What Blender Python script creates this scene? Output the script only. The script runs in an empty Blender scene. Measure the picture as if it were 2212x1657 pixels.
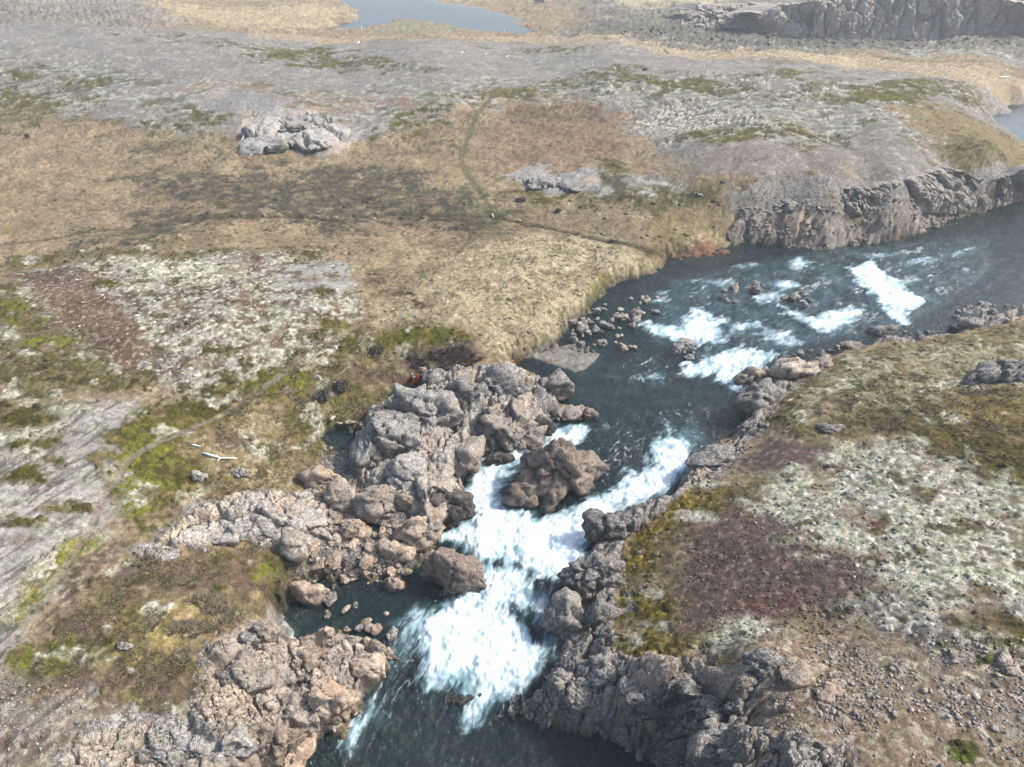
import bpy, math, random
import numpy as np

# ------------------------------------------------------------------ camera, world, sun, exposure
CZ, PITCH = 30.0, math.radians(35.0)          # camera height above the wide upper river, tilt below the horizon
W0, H0 = 2212.0, 1657.0                       # pixel frame used for the measurements taken from the photograph
FPX = 1475.0
scene = bpy.context.scene
COL = scene.collection
cam_d = bpy.data.cameras.new('camera'); cam = bpy.data.objects.new('camera', cam_d); COL.objects.link(cam)
cam.location = (0, 0, CZ); cam.rotation_euler = (math.pi / 2 - PITCH, 0, 0)
cam_d.sensor_width = 36.0; cam_d.lens = 36.0 * FPX / W0; cam_d.clip_end = 6000; cam_d.clip_start = 0.5
scene.camera = cam
SUN_EL, SUN_AZ = math.radians(46), math.radians(82)   # azimuth clockwise from +Y (ahead): from the right, slightly ahead
world = bpy.data.worlds.new('World'); scene.world = world; world.use_nodes = True
wn = world.node_tree.nodes; wl = world.node_tree.links
sky = wn.new('ShaderNodeTexSky'); sky.sky_type = 'NISHITA'; sky.sun_disc = False
sky.sun_elevation = SUN_EL; sky.sun_rotation = SUN_AZ; sky.air_density = 1.0; sky.dust_density = 3.0; sky.ozone_density = 1.0
bg = wn['Background']; bg.inputs['Strength'].default_value = 0.15
wl.new(sky.outputs['Color'], bg.inputs['Color'])
sd = bpy.data.lights.new('sun', 'SUN'); sd.energy = 3.2; sd.angle = math.radians(5.0); sd.color = (1.0, 0.975, 0.94)
sun = bpy.data.objects.new('sun', sd); COL.objects.link(sun)
sun.location = (60, 60, 90)
sun.rotation_euler = (math.pi / 2 - SUN_EL, 0, math.pi - SUN_AZ)
scene.view_settings.view_transform = 'Standard'; scene.view_settings.look = 'None'
scene.view_settings.exposure = 0.88; scene.view_settings.gamma = 1.0; scene.view_settings.use_curve_mapping = False
scene.cycles.volume_step_rate = 4.0
scene.cycles.max_bounces = 6; scene.cycles.transparent_max_bounces = 8; scene.cycles.volume_bounces = 0

rng = np.random.default_rng(7); random.seed(7)
ALB = 0.56

# ------------------------------------------------------------------ maths helpers
def ray(dx, dy):
    a = (np.asarray(dx, float) - W0 / 2) / FPX; b = -(np.asarray(dy, float) - H0 / 2) / FPX
    s, c = math.sin(PITCH), math.cos(PITCH)
    return a, b * s + c, b * c - s
def U(dx, dy, z):
    x, y, w = ray(dx, dy); t = (np.asarray(z, float) - CZ) / np.minimum(w, -0.02)
    return np.stack([x * t, y * t], -1)
def depth_of(x, y, z): return y * math.cos(PITCH) - (z - CZ) * math.sin(PITCH)
def warp(xy):
    y = np.maximum(xy[..., 1], 2.0)
    return np.stack([xy[..., 0] / (0.819 * y + 17.2), 1.35 * np.arctan2(CZ, y)], -1)
class RBF:
    def __init__(s, p, v, c=0.04, reg=2e-3):
        s.p, s.c, s.m = p, c, v.mean()
        k = np.sqrt(((p[:, None] - p[None]) ** 2).sum(-1) + c * c)
        s.w = np.linalg.solve(k - reg * np.eye(len(p)), v - s.m)
    def __call__(s, q):
        q = np.asarray(q, float); sh = q.shape[:-1]; q = q.reshape(-1, 2); out = np.empty(len(q))
        for i in range(0, len(q), 40000):
            b = q[i:i + 40000]
            out[i:i + 40000] = np.sqrt(((b[:, None] - s.p[None]) ** 2).sum(-1) + s.c ** 2) @ s.w + s.m
        return out.reshape(sh)
def sstep(a, b, x):
    t = np.clip((x - a) / (b - a), 0, 1); return t * t * (3 - 2 * t)
def _hash(ix, iy, iz, seed):
    h = (ix * 374761393 + iy * 668265263 + iz * 2147483647 + seed * 144665) & 0xffffffff
    h = ((h ^ (h >> 13)) * 1274126177) & 0xffffffff
    return (h ^ (h >> 16)) & 0xffffffff
G3 = np.array([(1,1,0),(-1,1,0),(1,-1,0),(-1,-1,0),(1,0,1),(-1,0,1),(1,0,-1),(-1,0,-1),(0,1,1),(0,-1,1),(0,1,-1),(0,-1,-1)], np.float32)
G2 = np.array([(math.cos(a), math.sin(a)) for a in np.arange(16) * math.pi / 8], np.float32)
def noise2(x, y, seed=0):
    fx, fy = np.floor(x), np.floor(y); ix, iy = fx.astype(np.int64), fy.astype(np.int64)
    u, v = (x - fx).astype(np.float32), (y - fy).astype(np.float32)
    def g(di, dj):
        k = _hash(ix + di, iy + dj, 0, seed) % 16
        return G2[k, 0] * (u - di) + G2[k, 1] * (v - dj)
    su, sv = u * u * u * (u * (u * 6 - 15) + 10), v * v * v * (v * (v * 6 - 15) + 10)
    a = g(0, 0); a += su * (g(1, 0) - a); b = g(0, 1); b += su * (g(1, 1) - b)
    return 1.5 * (a + sv * (b - a))
def noise3(p, seed=0):
    f = np.floor(p); i = f.astype(np.int64); r = (p - f).astype(np.float32)
    s = r * r * r * (r * (r * 6 - 15) + 10)
    def g(a, b, c):
        q = G3[_hash(i[:, 0] + a, i[:, 1] + b, i[:, 2] + c, seed) % 12]
        return q[:, 0] * (r[:, 0] - a) + q[:, 1] * (r[:, 1] - b) + q[:, 2] * (r[:, 2] - c)
    def e(b, c): 
        o = g(0, b, c); return o + s[:, 0] * (g(1, b, c) - o)
    def h(c):
        o = e(0, c); return o + s[:, 1] * (e(1, c) - o)
    o = h(0); return o + s[:, 2] * (h(1) - o)
def fbm2(x, y, wl, octv=3, seed=0, gain=0.5):
    o, a, t = 0, 1.0, 0
    for k in range(octv):
        o = o + a * noise2(x / wl * 2 ** k + 17.3 * k, y / wl * 2 ** k - 9.1 * k, seed + k); t += a; a *= gain
    return o / t
def fbm3(p, wl, octv=3, seed=0, gain=0.5, ridged=False):
    o, a, t = 0, 1.0, 0
    for k in range(octv):
        n = noise3(p / wl * 2 ** k + 11.7 * k, seed + k)
        o = o + a * ((1 - 2 * np.abs(n)) if ridged else n); t += a; a *= gain
    return o / t
def worley(p, wl, seed=0):
    """distance to the two nearest feature points and the id of the cell (3D)"""
    q = p / wl; f = np.floor(q).astype(np.int64); d1 = np.full(len(q), 9.0); d2 = d1.copy(); cid = np.zeros(len(q), np.int64); off = np.zeros((len(q), 3))
    for a in (-1, 0, 1):
        for b in (-1, 0, 1):
            for c in (-1, 0, 1):
                i = f + (a, b, c); h = _hash(i[:, 0], i[:, 1], i[:, 2], seed)
                pt = i + np.stack([(h & 1023), (h >> 10) & 1023, (h >> 20) & 1023], -1) / 1023.0
                df = np.abs(q - pt); d = .45 * df.sum(-1) + .55 * df.max(-1); m = d < d1
                d2 = np.where(m, d1, np.minimum(d2, d)); cid = np.where(m, h, cid); d1 = np.where(m, d, d1); off[m] = (q - pt)[m]
    tilt = np.stack([(cid >> 3) & 255, (cid >> 11) & 255, (cid >> 19) & 255], -1) / 127.5 - 1
    return d1, d2, cid, (off * tilt).sum(-1)
def sdf(q, poly, pad):
    """signed distance (negative inside) from points q to a closed polygon, 1e3 beyond pad"""
    out = np.full(len(q), 1e3); lo, hi = poly.min(0) - pad, poly.max(0) + pad
    idx = np.where((q[:, 0] > lo[0]) & (q[:, 0] < hi[0]) & (q[:, 1] > lo[1]) & (q[:, 1] < hi[1]))[0]
    if not len(idx): return out
    p = q[idx]; d = np.full(len(p), 1e12); ins = np.zeros(len(p), bool)
    for k in range(len(poly)):
        a, b = poly[k], poly[(k + 1) % len(poly)]; e = b - a; w = p - a
        t = np.clip((w @ e) / max(e @ e, 1e-9), 0, 1)
        d = np.minimum(d, ((w - t[:, None] * e) ** 2).sum(-1))
        c = (a[1] > p[:, 1]) != (b[1] > p[:, 1])
        ins ^= c & (p[:, 0] < e[0] * (p[:, 1] - a[1]) / (e[1] if abs(e[1]) > 1e-9 else 1e-9) + a[0])
    d = np.sqrt(d); out[idx] = np.where(ins, -d, d); return out
def line_dist(q, pts, pad):
    out = np.full(len(q), 1e3); lo, hi = pts.min(0) - pad, pts.max(0) + pad
    idx = np.where((q[:, 0] > lo[0]) & (q[:, 0] < hi[0]) & (q[:, 1] > lo[1]) & (q[:, 1] < hi[1]))[0]
    if not len(idx): return out
    p = q[idx]; d = np.full(len(p), 1e12)
    for a, b in zip(pts[:-1], pts[1:]):
        e = b - a; w = p - a; t = np.clip((w @ e) / max(e @ e, 1e-9), 0, 1)
        d = np.minimum(d, ((w - t[:, None] * e) ** 2).sum(-1))
    out[idx] = np.sqrt(d); return out
def lin(c):
    c = np.asarray(c, float) / 255.0
    return np.where(c <= 0.04045, c / 12.92, ((c + 0.055) / 1.055) ** 2.4) * ALB * np.array([1.0, 1.0, .975])

# ------------------------------------------------------------------ node helpers
def new_mat(name):
    m = bpy.data.materials.new(name); m.use_nodes = True
    m.node_tree.nodes.clear(); return m, m.node_tree.nodes, m.node_tree.links
def node(nt, kind, **kw):
    n = nt.new(kind)
    for k, v in kw.items():
        if k.startswith('i_'): n.inputs[k[2:].replace('_', ' ')].default_value = v
        else: setattr(n, k, v)
    return n
def tex_noise(N, L, co, scale, detail=4, rough=0.55, dist=0.0):
    n = node(N, 'ShaderNodeTexNoise'); n.inputs['Scale'].default_value = scale; n.inputs['Detail'].default_value = detail
    n.inputs['Roughness'].default_value = rough; n.inputs['Distortion'].default_value = dist
    L.new(co, n.inputs['Vector']); return n.outputs['Fac']
def ramp(N, L, fac, stops, interp='LINEAR'):
    r = node(N, 'ShaderNodeValToRGB'); r.color_ramp.interpolation = interp
    while len(r.color_ramp.elements) < len(stops): r.color_ramp.elements.new(0.5)
    for e, (p, c) in zip(r.color_ramp.elements, stops):
        e.position = p; e.color = (*c, 1) if len(c) == 3 else c
    L.new(fac, r.inputs['Fac']); return r.outputs['Color']
def mixc(N, L, fac, a, b, mode='MIX'):
    m = node(N, 'ShaderNodeMix', data_type='RGBA', blend_type=mode)
    for sock, v in ((m.inputs[0], fac), (m.inputs[6], a), (m.inputs[7], b)):
        if isinstance(v, (int, float)): sock.default_value = v
        elif isinstance(v, tuple): sock.default_value = (*v, 1)
        else: L.new(v, sock)
    return m.outputs[2]
def math_n(N, L, op, a, b=None, clamp=False):
    m = node(N, 'ShaderNodeMath', operation=op, use_clamp=clamp)
    for i, v in enumerate((a, b)):
        if v is None: continue
        if isinstance(v, (int, float)): m.inputs[i].default_value = v
        else: L.new(v, m.inputs[i])
    return m.outputs[0]
def grey(v): return (v, v, v)

# ------------------------------------------------------------------ mesh helpers
def mesh_from(name, verts, faces, smooth=True, mats=()):
    me = bpy.data.meshes.new(name); faces = np.asarray(faces, np.int32); n = faces.shape[1]
    me.vertices.add(len(verts)); me.vertices.foreach_set('co', np.asarray(verts, np.float32).ravel())
    me.loops.add(faces.size); me.loops.foreach_set('vertex_index', faces.ravel())
    me.polygons.add(len(faces)); me.polygons.foreach_set('loop_start', np.arange(0, faces.size, n, dtype=np.int32))
    if smooth: me.polygons.foreach_set('use_smooth', np.ones(len(faces), bool))
    for m in mats: me.materials.append(m)
    me.update(calc_edges=True); return me
def col_attr(me, name, c):
    a = me.attributes.new(name, 'FLOAT_COLOR', 'POINT'); c = np.asarray(c, np.float32)
    if c.shape[1] == 3: c = np.concatenate([c, np.ones((len(c), 1), np.float32)], 1)
    a.data.foreach_set('color', c.ravel())
def flt_attr(me, name, v):
    me.attributes.new(name, 'FLOAT', 'POINT').data.foreach_set('value', np.asarray(v, np.float32))
def link(name, me, parent=None, label=None, cat=None, group=None, kind=None):
    o = bpy.data.objects.new(name, me); COL.objects.link(o)
    if parent: o.parent = parent
    if label: o['label'] = label
    if cat: o['category'] = cat
    if group: o['group'] = group
    if kind: o['kind'] = kind
    return o

# ------------------------------------------------------------------ measured heights: (pixel x, pixel y, metres)
LAND = np.array([
 (-200,1657,.6),(0,1657,.4),(200,1600,0),(400,1560,-1),(330,1657,-1.4),(500,1500,-1.5),(560,1600,-2.6),(640,1560,-3.2),(450,1400,-.3),
 (560,1300,-1.5),(650,1230,-2.2),(600,1150,-.8),(450,1150,.3),(300,1250,.7),(150,1350,1),(0,1400,1.3),(0,1150,2),(200,1000,2),(400,1000,1.3),
 (560,980,.4),(680,960,-.6),(700,1050,-1.4),(760,1150,-2.0),(850,1200,-2.7),(720,1260,-3.0),(820,960,-.6),(900,1000,-.6),(1000,900,-.6),(950,830,-.2),
 (860,830,-.3),(760,850,.3),(600,850,1.2),(900,730,1.3),(1000,715,1.4),(930,790,.1),(1100,740,.4),(1180,730,.1),(1220,660,.8),(1150,620,1.6),(1000,620,1.9),
 (850,650,2),(700,700,2.5),(500,720,3),(300,700,3),(100,700,2.6),(0,800,2.4),(0,600,2),(300,540,2.2),(600,540,2),(800,540,1.8),(1000,540,1.8),
 (1200,530,1.6),(1350,540,1.2),(1420,560,.6),(1400,500,1.8),(1300,480,1.8),(1100,450,1.5),(900,440,1.5),(600,450,1.5),(300,470,1.5),(0,480,1.6),
 (0,350,2.5),(300,350,2),(600,350,2),(900,340,2.2),(1200,300,3),(1040,210,4),(1300,280,4),(1500,250,5),(1450,330,4.5),(1350,400,3.2),(1500,375,4.8),
 (1480,430,3),(1500,480,2),(1560,510,.8),(1650,385,5.3),(1800,385,5.6),(1950,370,5.6),(2130,345,5.5),(2212,352,5.0),(2300,350,5.0),(1800,320,5.8),(2000,280,5.8),
 (2120,285,4.0),(2165,292,2.2),(2212,330,3.0),(2212,308,1.5),(2300,320,1.5),(2180,245,1.2),(1650,462,2.5),(1750,468,2.6),(1900,468,2.4),(2000,455,1.8),(2100,430,1.5),(1700,530,.2),(1850,525,.1),(2000,490,.1),(2180,435,.1),
 (0,200,4),(400,200,4.5),(700,200,4),(640,250,4.2),(640,330,2.2),(1000,150,5),(1500,150,5.5),(2000,180,6),(2212,200,5),(0,80,6),(500,85,5),(900,85,4.6),(1300,95,4.8),
 (1700,120,5),(2150,150,5),(2300,170,5),(0,30,7),(300,30,6.5),(300,5,6.5),(500,30,2.5),(650,10,2.5),(650,40,2),(730,40,1),(900,35,0),(1100,40,0),(1000,55,1),(1250,40,2),(1400,30,3.5),
 (1300,10,3),(1250,-30,3),(1500,75,2.5),(1700,85,2),(2000,90,2),(2200,95,2.5),(2212,60,5),(1500,40,5),
 (2212,690,.9),(2300,680,.9),(2100,715,.7),(1900,755,.6),(2000,800,1.3),(2212,800,2.2),(2350,800,2.8),(2150,900,3),(1800,820,1),(1700,900,.8),(1900,950,2),(2212,1050,4),(2350,1050,4.6),
 (2000,1050,3),(1800,1000,1.5),(1620,940,-.6),(1520,1000,-.8),(1600,1080,.3),(1450,1120,-1),(1700,1150,1.5),(2000,1200,3.5),(2212,1250,4.6),(2400,1250,5),
 (1340,1180,-2),(1450,1200,-.8),(1600,1250,1),(1850,1300,3),(2100,1400,4.5),(1300,1260,-2.5),(1400,1300,-1.2),(1250,1350,-3.3),(1310,1400,-2.0),
 (1450,1390,.2),(1600,1360,1.4),(1750,1400,2.6),(1900,1500,4),(2212,1550,5),(2400,1600,5.5),(1600,1460,2.2),(1700,1600,3.2),(2000,1657,4.6),(1600,1640,2.8),
 (1430,1500,-.6),(1360,1470,-1.2),(1500,1600,1.0),(1250,1550,-3.8),(1420,1590,-3.4),(1480,1657,-3)], float)
WATER = np.array([
 (2260,540,.05),(2212,480,.05),(2060,560,0),(2000,640,0),(1900,640,-.05),(1800,700,-.2),(1700,560,0),(1500,600,-.1),(1400,640,-.2),(1350,760,-1.0),
 (1550,680,-.4),(1650,790,-.85),(1590,845,-1.35),(1500,700,-.6),(1450,860,-1.4),(1550,920,-1.4),(1350,900,-1.4),(1250,930,-1.5),(1280,830,-1.3),
 (1180,790,-1.2),(1150,960,-1.8),(1060,990,-2.3),(1040,1060,-2.6),(1450,980,-1.5),(1420,1050,-2.0),(1300,1100,-2.6),(1150,1150,-3.0),(1150,1230,-3.2),
 (1000,1170,-3.1),(1250,1180,-3.1),(1100,1270,-3.5),(950,1300,-3.7),(700,1300,-3.8),(850,1350,-3.8),(1080,1380,-3.9),(950,1430,-4.1),(1120,1470,-4.3),
 (800,1500,-4.6),(1020,1530,-4.9),(900,1600,-5),(1200,1640,-5),(700,1657,-5),(1400,1700,-5),(600,1350,-3.8)], float)
landD = RBF(LAND[:, :2] / 1475.0, LAND[:, 2]); waterD = RBF(WATER[:, :2] / 1475.0, WATER[:, 2])
landW = RBF(warp(U(LAND[:, 0], LAND[:, 1], LAND[:, 2])), LAND[:, 2]); waterW = RBF(warp(U(WATER[:, 0], WATER[:, 1], WATER[:, 2])), WATER[:, 2])
def on_land(pts):
    p = np.array(pts, float); return U(p[:, 0], p[:, 1], landD(p / 1475.0))
def on_water(pts):
    p = np.array(pts, float); return U(p[:, 0], p[:, 1], waterD(p / 1475.0))

RIVER = on_water([(2400,390),(2212,432),(2140,450),(2060,475),(2030,495),(1900,528),(1800,545),(1700,532),(1600,525),(1540,545),(1445,556),(1435,582),(1400,597),
 (1330,612),(1290,650),(1270,682),(1230,702),(1200,752),(1130,775),(1105,795),(1150,812),(1215,850),(1190,915),(1130,945),(1040,955),(1015,1010),(995,1080),
 (960,1135),(930,1195),(900,1240),(860,1255),(780,1258),(700,1255),(640,1290),(612,1330),(600,1372),(640,1390),(690,1366),(785,1372),(850,1398),(848,1450),(800,1490),
 (772,1545),(705,1600),(620,1657),(520,1760),(460,2000),(1500,2000),(1470,1760),(1415,1657),(1350,1600),(1240,1585),(1060,1545),(1110,1505),(1185,1470),(1205,1420),(1190,1340),
 (1215,1280),(1250,1230),(1285,1160),(1335,1105),(1440,1080),(1480,1015),(1500,975),(1600,922),(1612,870),(1598,840),(1650,800),(1700,780),(1790,760),(1860,742),
 (1900,724),(1980,735),(2060,722),(2078,685),(2150,682),(2212,668),(2400,640)])
FAR_RIVER = U(*np.array([(700,64),(745,52),(790,42),(780,20),(730,-5),(800,-40),(870,-30),(900,5),(1000,22),(1060,40),(1140,66),(1135,72),(1010,66),(930,40),(850,36),(830,52),(760,64)], float).T, 0.3)
RIGHT_RIVER = U(*np.array([(2140,258),(2212,225),(2500,150),(2500,420),(2260,330),(2212,300)], float).T, 1.0)

# ------------------------------------------------------------------ the ground grid
NR, NC = 800, 975
ang = np.linspace(math.radians(70), math.radians(4.6), NR - 14)
gy = np.concatenate([CZ / np.tan(ang), np.linspace(400, 2600, 14)])
gu = np.linspace(-1, 1, NC) * 0.75 * 1.22
X = gu[None, :] * (0.819 * gy[:, None] + 17.2); Y = np.repeat(gy[:, None], NC, 1)
P = np.stack([X.ravel(), Y.ravel()], -1)
px, py = P[:, 0], P[:, 1]
Z = np.clip(landW(warp(P)), -5.5, 9)
Z += fbm2(px, py, 9.0, 3, 3) * np.clip(py / 120, 0.12, 0.6)
near = sstep(140, 60, py)
# shared noises
nA = fbm2(px, py, 5.0, 4, 21); nB = fbm2(px, py, 1.3, 4, 31); nC = fbm2(px, py, 0.42, 3, 41); nD = fbm2(px, py, 16.0, 4, 51)
WARP = np.stack([2.0 * fbm2(px, py, 6.0, 4, 11), 2.0 * fbm2(px, py, 6.0, 4, 12)], -1)
nE = fbm2(px, py, 0.8, 4, 45, .65)
# river
d_riv = sdf(P, RIVER, 14.0) + 0.45 * nB + 0.25 * nC
zw = waterW(warp(P))
bed = zw - 0.25 - 0.75 * sstep(0.0, 3.0, -d_riv) + 0.30 * nB + 0.22 * nC
t = sstep(-0.35, 1.1, d_riv)
Z = bed * (1 - t) + np.maximum(Z, zw + 0.05) * t
for poly, lvl in ((FAR_RIVER, 0.3), (RIGHT_RIVER, 1.0)):
    d = sdf(P, poly, 30.0) + 2.0 * nA
    t = sstep(-1.5, 4.0, d); Z = Z * t + (lvl - 0.6) * (1 - t)
wet = sstep(0.9, -0.1, d_riv)

# ------------------------------------------------------------------ ground cover: base colour and relief per zone
C = np.zeros((len(P), 3)); rel = np.zeros(len(P)); zone = np.zeros(len(P), np.int8)
def mix(a, b, w): return a + (np.asarray(b) - a) * w[:, None]
def paint(w, fn, relief, zid=None):
    global C, rel
    m = w > 0.004
    if not m.any(): return
    c = fn(m); C[m] += (c - C[m]) * w[m][:, None]; rel[m] += (relief[m] - rel[m]) * w[m]
    if zid is not None: zone[w > 0.5] = zid
def pal(c0, c1, c2, t1=0.0, w1=0.35, t2=0.15, w2=0.2, n1=None, n2=None):
    a, b, c = lin(c0), lin(c1), lin(c2); n1 = nA if n1 is None else n1; n2 = nB if n2 is None else n2
    def fn(m):
        o = np.repeat(a[None], m.sum(), 0)
        o = mix(o, b, sstep(t1 - w1, t1 + w1, n1[m])); return mix(o, c, sstep(t2 - w2, t2 + w2, n2[m]))
    return fn
hum = 0.15 * nB + 0.09 * nC + 0.12 * nA                     # hummocky turf
lump = 0.34 * np.abs(nB) + 0.24 * np.abs(nC)    # moss cushions
flat = 0.03 * nB + 0.015 * nC
stony = 0.17 * np.abs(nC) + 0.10 * nB
GRASS = pal((154,138,114), (168,152,126), (132,116,94), 0, .4, .22, .25)
GRASSL = pal((180,167,139), (192,180,153), (150,137,110), 0, .4, .28, .22)
GRASSR = pal((150,129,108), (160,141,118), (122,104,88), 0, .35, .2, .22)
MARSH = pal((102,93,79), (80,76,66), (128,114,93), 0, .35, .15, .2)
GRAVEL = pal((144,140,134), (152,147,140), (182,180,173), 0, .4, .30, .12)
GRAVELW = pal((134,129,120), (192,191,180), (108,105,86), .02, .18, .20, .12, n1=nB, n2=nA)
LICHEN = pal((186,184,170), (124,115,105), (212,210,198), -.06, .2, .16, .14, n1=nB, n2=nC)
LICHY = pal((200,197,176), (152,147,130), (222,219,204), .08, .2, .12, .16, n1=nB, n2=nC)
KNOLL = pal((122,106,93), (184,180,166), (208,206,194), .02, .22, .20, .14, n1=nB, n2=nC)
BROWNG = pal((106,88,74), (128,108,92), (164,146,130), 0, .4, .22, .12, n2=nC)
MOSS = pal((98,95,42), (76,72,34), (134,122,76), 0, .3, .24, .2)
MOSSB = pal((122,124,50), (134,130,68), (92,92,42), 0, .3, .15, .2)
MOSSY = pal((126,110,48), (92,82,38), (164,152,98), 0, .25, .2, .2, n1=nB, n2=nC)
OLIVE = pal((104,94,58), (152,144,114), (76,68,40), .0, .25, .15, .2, n1=nB)
HEATH = pal((112,97,86), (112,106,66), (156,140,108), .05, .25, .24, .16)
HEATHD = pal((104,94,88), (114,104,90), (132,118,98), 0, .3, .2, .2)
SCORIA = pal((118,100,93), (102,88,82), (144,129,120), 0, .3, .25, .14, n2=nC)
SCORIAR = pal((128,78,64), (114,80,70), (140,104,92), 0, .3, .25, .14, n2=nC)
ASH = pal((176,171,163), (186,181,173), (140,131,121), 0, .4, .24, .12)
STONY = pal((168,147,124), (150,134,118), (190,178,162), 0, .3, .16, .12, n2=nC)
ROCKG = pal((138,131,124), (118,110,102), (186,184,178), 0, .25, .14, .12, n1=nB, n2=nC)
BED = pal((98,96,82), (58,62,56), (132,120,96), 0, .35, .16, .2, n1=nA, n2=nB)
BEDR = pal((92,56,42), (110,64,44), (70,52,44), 0, .3, .2, .2)
ALL = np.ones(len(P))
paint(ALL, GRASS, hum, 0)
def zpaint(pts, fn, relief, zid=None, edge=0.6, rg=0.6, k=1.0, mott=0.0, nm=None):
    """soft ragged polygon; mott > 0 breaks the fill into islands"""
    poly = on_land(pts); sc = max(1.0, np.median(poly[:, 1]) / 60.0) if len(poly) else 1
    d = sdf(P + WARP * (1.9 * rg * sc), poly, 8 * sc) + rg * sc * (1.5 * nB + 1.3 * nC + .8 * nA)
    w = sstep(1.2 * edge * sc, -1.2 * edge * sc, d) * k
    if mott: w = w * sstep(mott - .18, mott + .18, nA if nm is None else nm)
    paint(w, fn, relief, zid)
def spots(lst, fn, relief, zid=None, edge=.35, rg=.35):
    for x, y, rx, ry in lst:
        a = np.arange(12) * math.pi / 6
        zpaint(np.stack([x + rx * np.cos(a), y + ry * np.sin(a)], -1), fn, relief, zid, edge, rg)
def stroke(pts, width, fn, relief, zid=None, k=1.0, depth=0.0):
    global Z
    d = line_dist(P, on_land(pts), width * 3 + 2) + 0.35 * width * nB + .2 * width * nA
    w = sstep(width * .6, width * .35, d) * k
    paint(w, fn, relief, zid); Z = Z - depth * sstep(width * .9, 0, d)
# -- far plain and mid ground
zpaint([(-700,45),(0,45),(330,62),(640,75),(900,85),(1150,85),(1480,110),(1900,140),(2212,165),(2900,200),(2900,420),(2260,345),(2212,352),(2100,362),(1950,375),(1800,392),(1650,395),
 (1500,385),(1430,335),(1380,290),(1300,230),(1200,200),(1060,195),(960,240),(830,290),(740,300),(720,262),(560,250),(500,290),(380,290),(330,275),(250,262),(100,240),(0,228),(-700,220)], GRAVEL, flat, 1, rg=.9)
zpaint([(-300,110),(150,120),(420,170),(700,190),(1000,170),(1200,175),(1300,225),(1000,215),(900,265),(740,270),(560,245),(380,285),(250,240),(0,180),(-300,190)], GRAVELW, flat, 1, rg=1.4, mott=-.05)
zpaint([(1200,175),(1500,165),(1900,190),(2000,260),(1900,300),(1700,300),(1600,310),(1450,320),(1380,280),(1290,220)], GRAVELW, lump, 1, rg=1.4, mott=-.12)
zpaint([(1360,240),(1500,215),(1620,240),(1650,270),(1500,300),(1400,290)], LICHEN, lump, 2, rg=1.2)
zpaint([(1420,70),(2000,90),(2300,100),(2300,135),(1900,110),(1500,100)], GRAVELW, flat, 1, rg=1)
spots([(640,118,110,14),(820,135,60,10),(720,140,70,10),(340,75,22,4),(470,92,18,4),(560,108,30,6),(1190,113,70,6),(1340,150,50,6),(1440,180,70,12),(1560,190,60,10),(1700,160,80,10),(1330,165,60,10),
 (1880,135,120,8),(1750,128,90,6),(2060,172,50,8),(1950,185,80,10),(1700,205,50,8),(1850,215,90,16),(1960,205,90,14),(1700,285,80,14),(1800,310,60,10),(1560,300,90,12),(900,240,60,12),(960,215,40,10),(860,265,50,12),
 (1100,205,90,9),(1250,190,70,9),(60,215,90,20),(200,180,70,10),(60,160,60,10),(30,265,60,16),(420,255,60,12),(560,210,20,6),(2100,205,80,12),(2000,215,120,14)], MOSS, hum, 3, edge=.8, rg=1.5)
zpaint([(-300,200),(0,205),(120,225),(260,245),(380,290),(520,292),(500,312),(330,300),(180,268),(60,270),(-300,300)], pal((112,106,76),(96,92,66),(150,142,116),.0,.3,.2,.2), hum, 3, rg=1.6, mott=-.05)
spots([(590,230,60,6),(640,212,40,5),(700,235,70,7),(560,190,40,5),(880,205,50,5),(470,180,60,5),(790,215,60,5)], pal((160,138,116),(152,130,108),(170,150,130)), flat, 1, edge=.8, rg=1.2)
zpaint([(560,66),(900,72),(1150,78),(1500,96),(1800,116),(2050,140),(2300,170),(2300,200),(2050,168),(1750,137),(1400,110),(1100,90),(560,78)], pal((184,168,140),(174,152,128),(196,182,156)), hum, 0, edge=.8, rg=1.2)
zpaint([(320,0),(780,15),(690,62),(560,62),(420,42),(330,20)], pal((196,180,148),(186,170,140),(168,158,128)), hum, 0, rg=1.6)
zpaint([(-600,-40),(300,-25),(335,18),(425,46),(330,62),(0,46),(-600,46)], pal((150,144,134),(160,154,144),(128,124,110),n1=nD,n2=nA), hum * 2, 1, rg=.8)
zpaint([(1330,-30),(1330,12),(1500,40),(1900,-30)], pal((196,184,158),(188,176,150),(178,170,146)), hum, 0, rg=1.6)
zpaint([(1930,235),(2080,235),(2212,300),(2300,350),(2150,345),(2000,300)], pal((150,134,104),(136,124,92),(118,108,78)), hum, 0, rg=1.0)
zpaint([(1950,300),(2100,310),(2260,352),(2150,352),(2000,330)], OLIVE, hum, 3, rg=1.0)
zpaint([(1500,330),(1700,325),(1800,330),(1900,345),(1780,365),(1640,380),(1540,370)], pal((148,132,126),(140,128,122),(156,144,136)), flat, 1, rg=.8, k=.6)
zpaint([(1110,225),(1280,220),(1365,290),(1280,355),(1080,385),(1010,330),(1050,270)], GRASSR, hum, 0, rg=.9)
zpaint([(1080,380),(1290,370),(1480,385),(1500,420),(1420,440),(1300,425),(1120,415)], GRAVELW, flat, 2, rg=.9)
spots([(1170,422,90,9),(1340,430,80,10),(1140,378,60,6),(1330,360,60,10),(1290,385,50,8)], MOSS, hum, 3, edge=.6, rg=1.0)
zpaint([(1340,440),(1430,405),(1500,400),(1560,420),(1560,470),(1430,480)], pal((100,98,66),(84,82,58),(124,114,80)), hum, 3, rg=.8)
zpaint([(290,385),(480,375),(700,362),(900,392),(1040,430),(1085,480),(950,500),(800,482),(640,472),(480,492),(300,512),(200,500),(420,440),(300,402)], MARSH, hum, 0, edge=1.4, rg=2.0)
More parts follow.
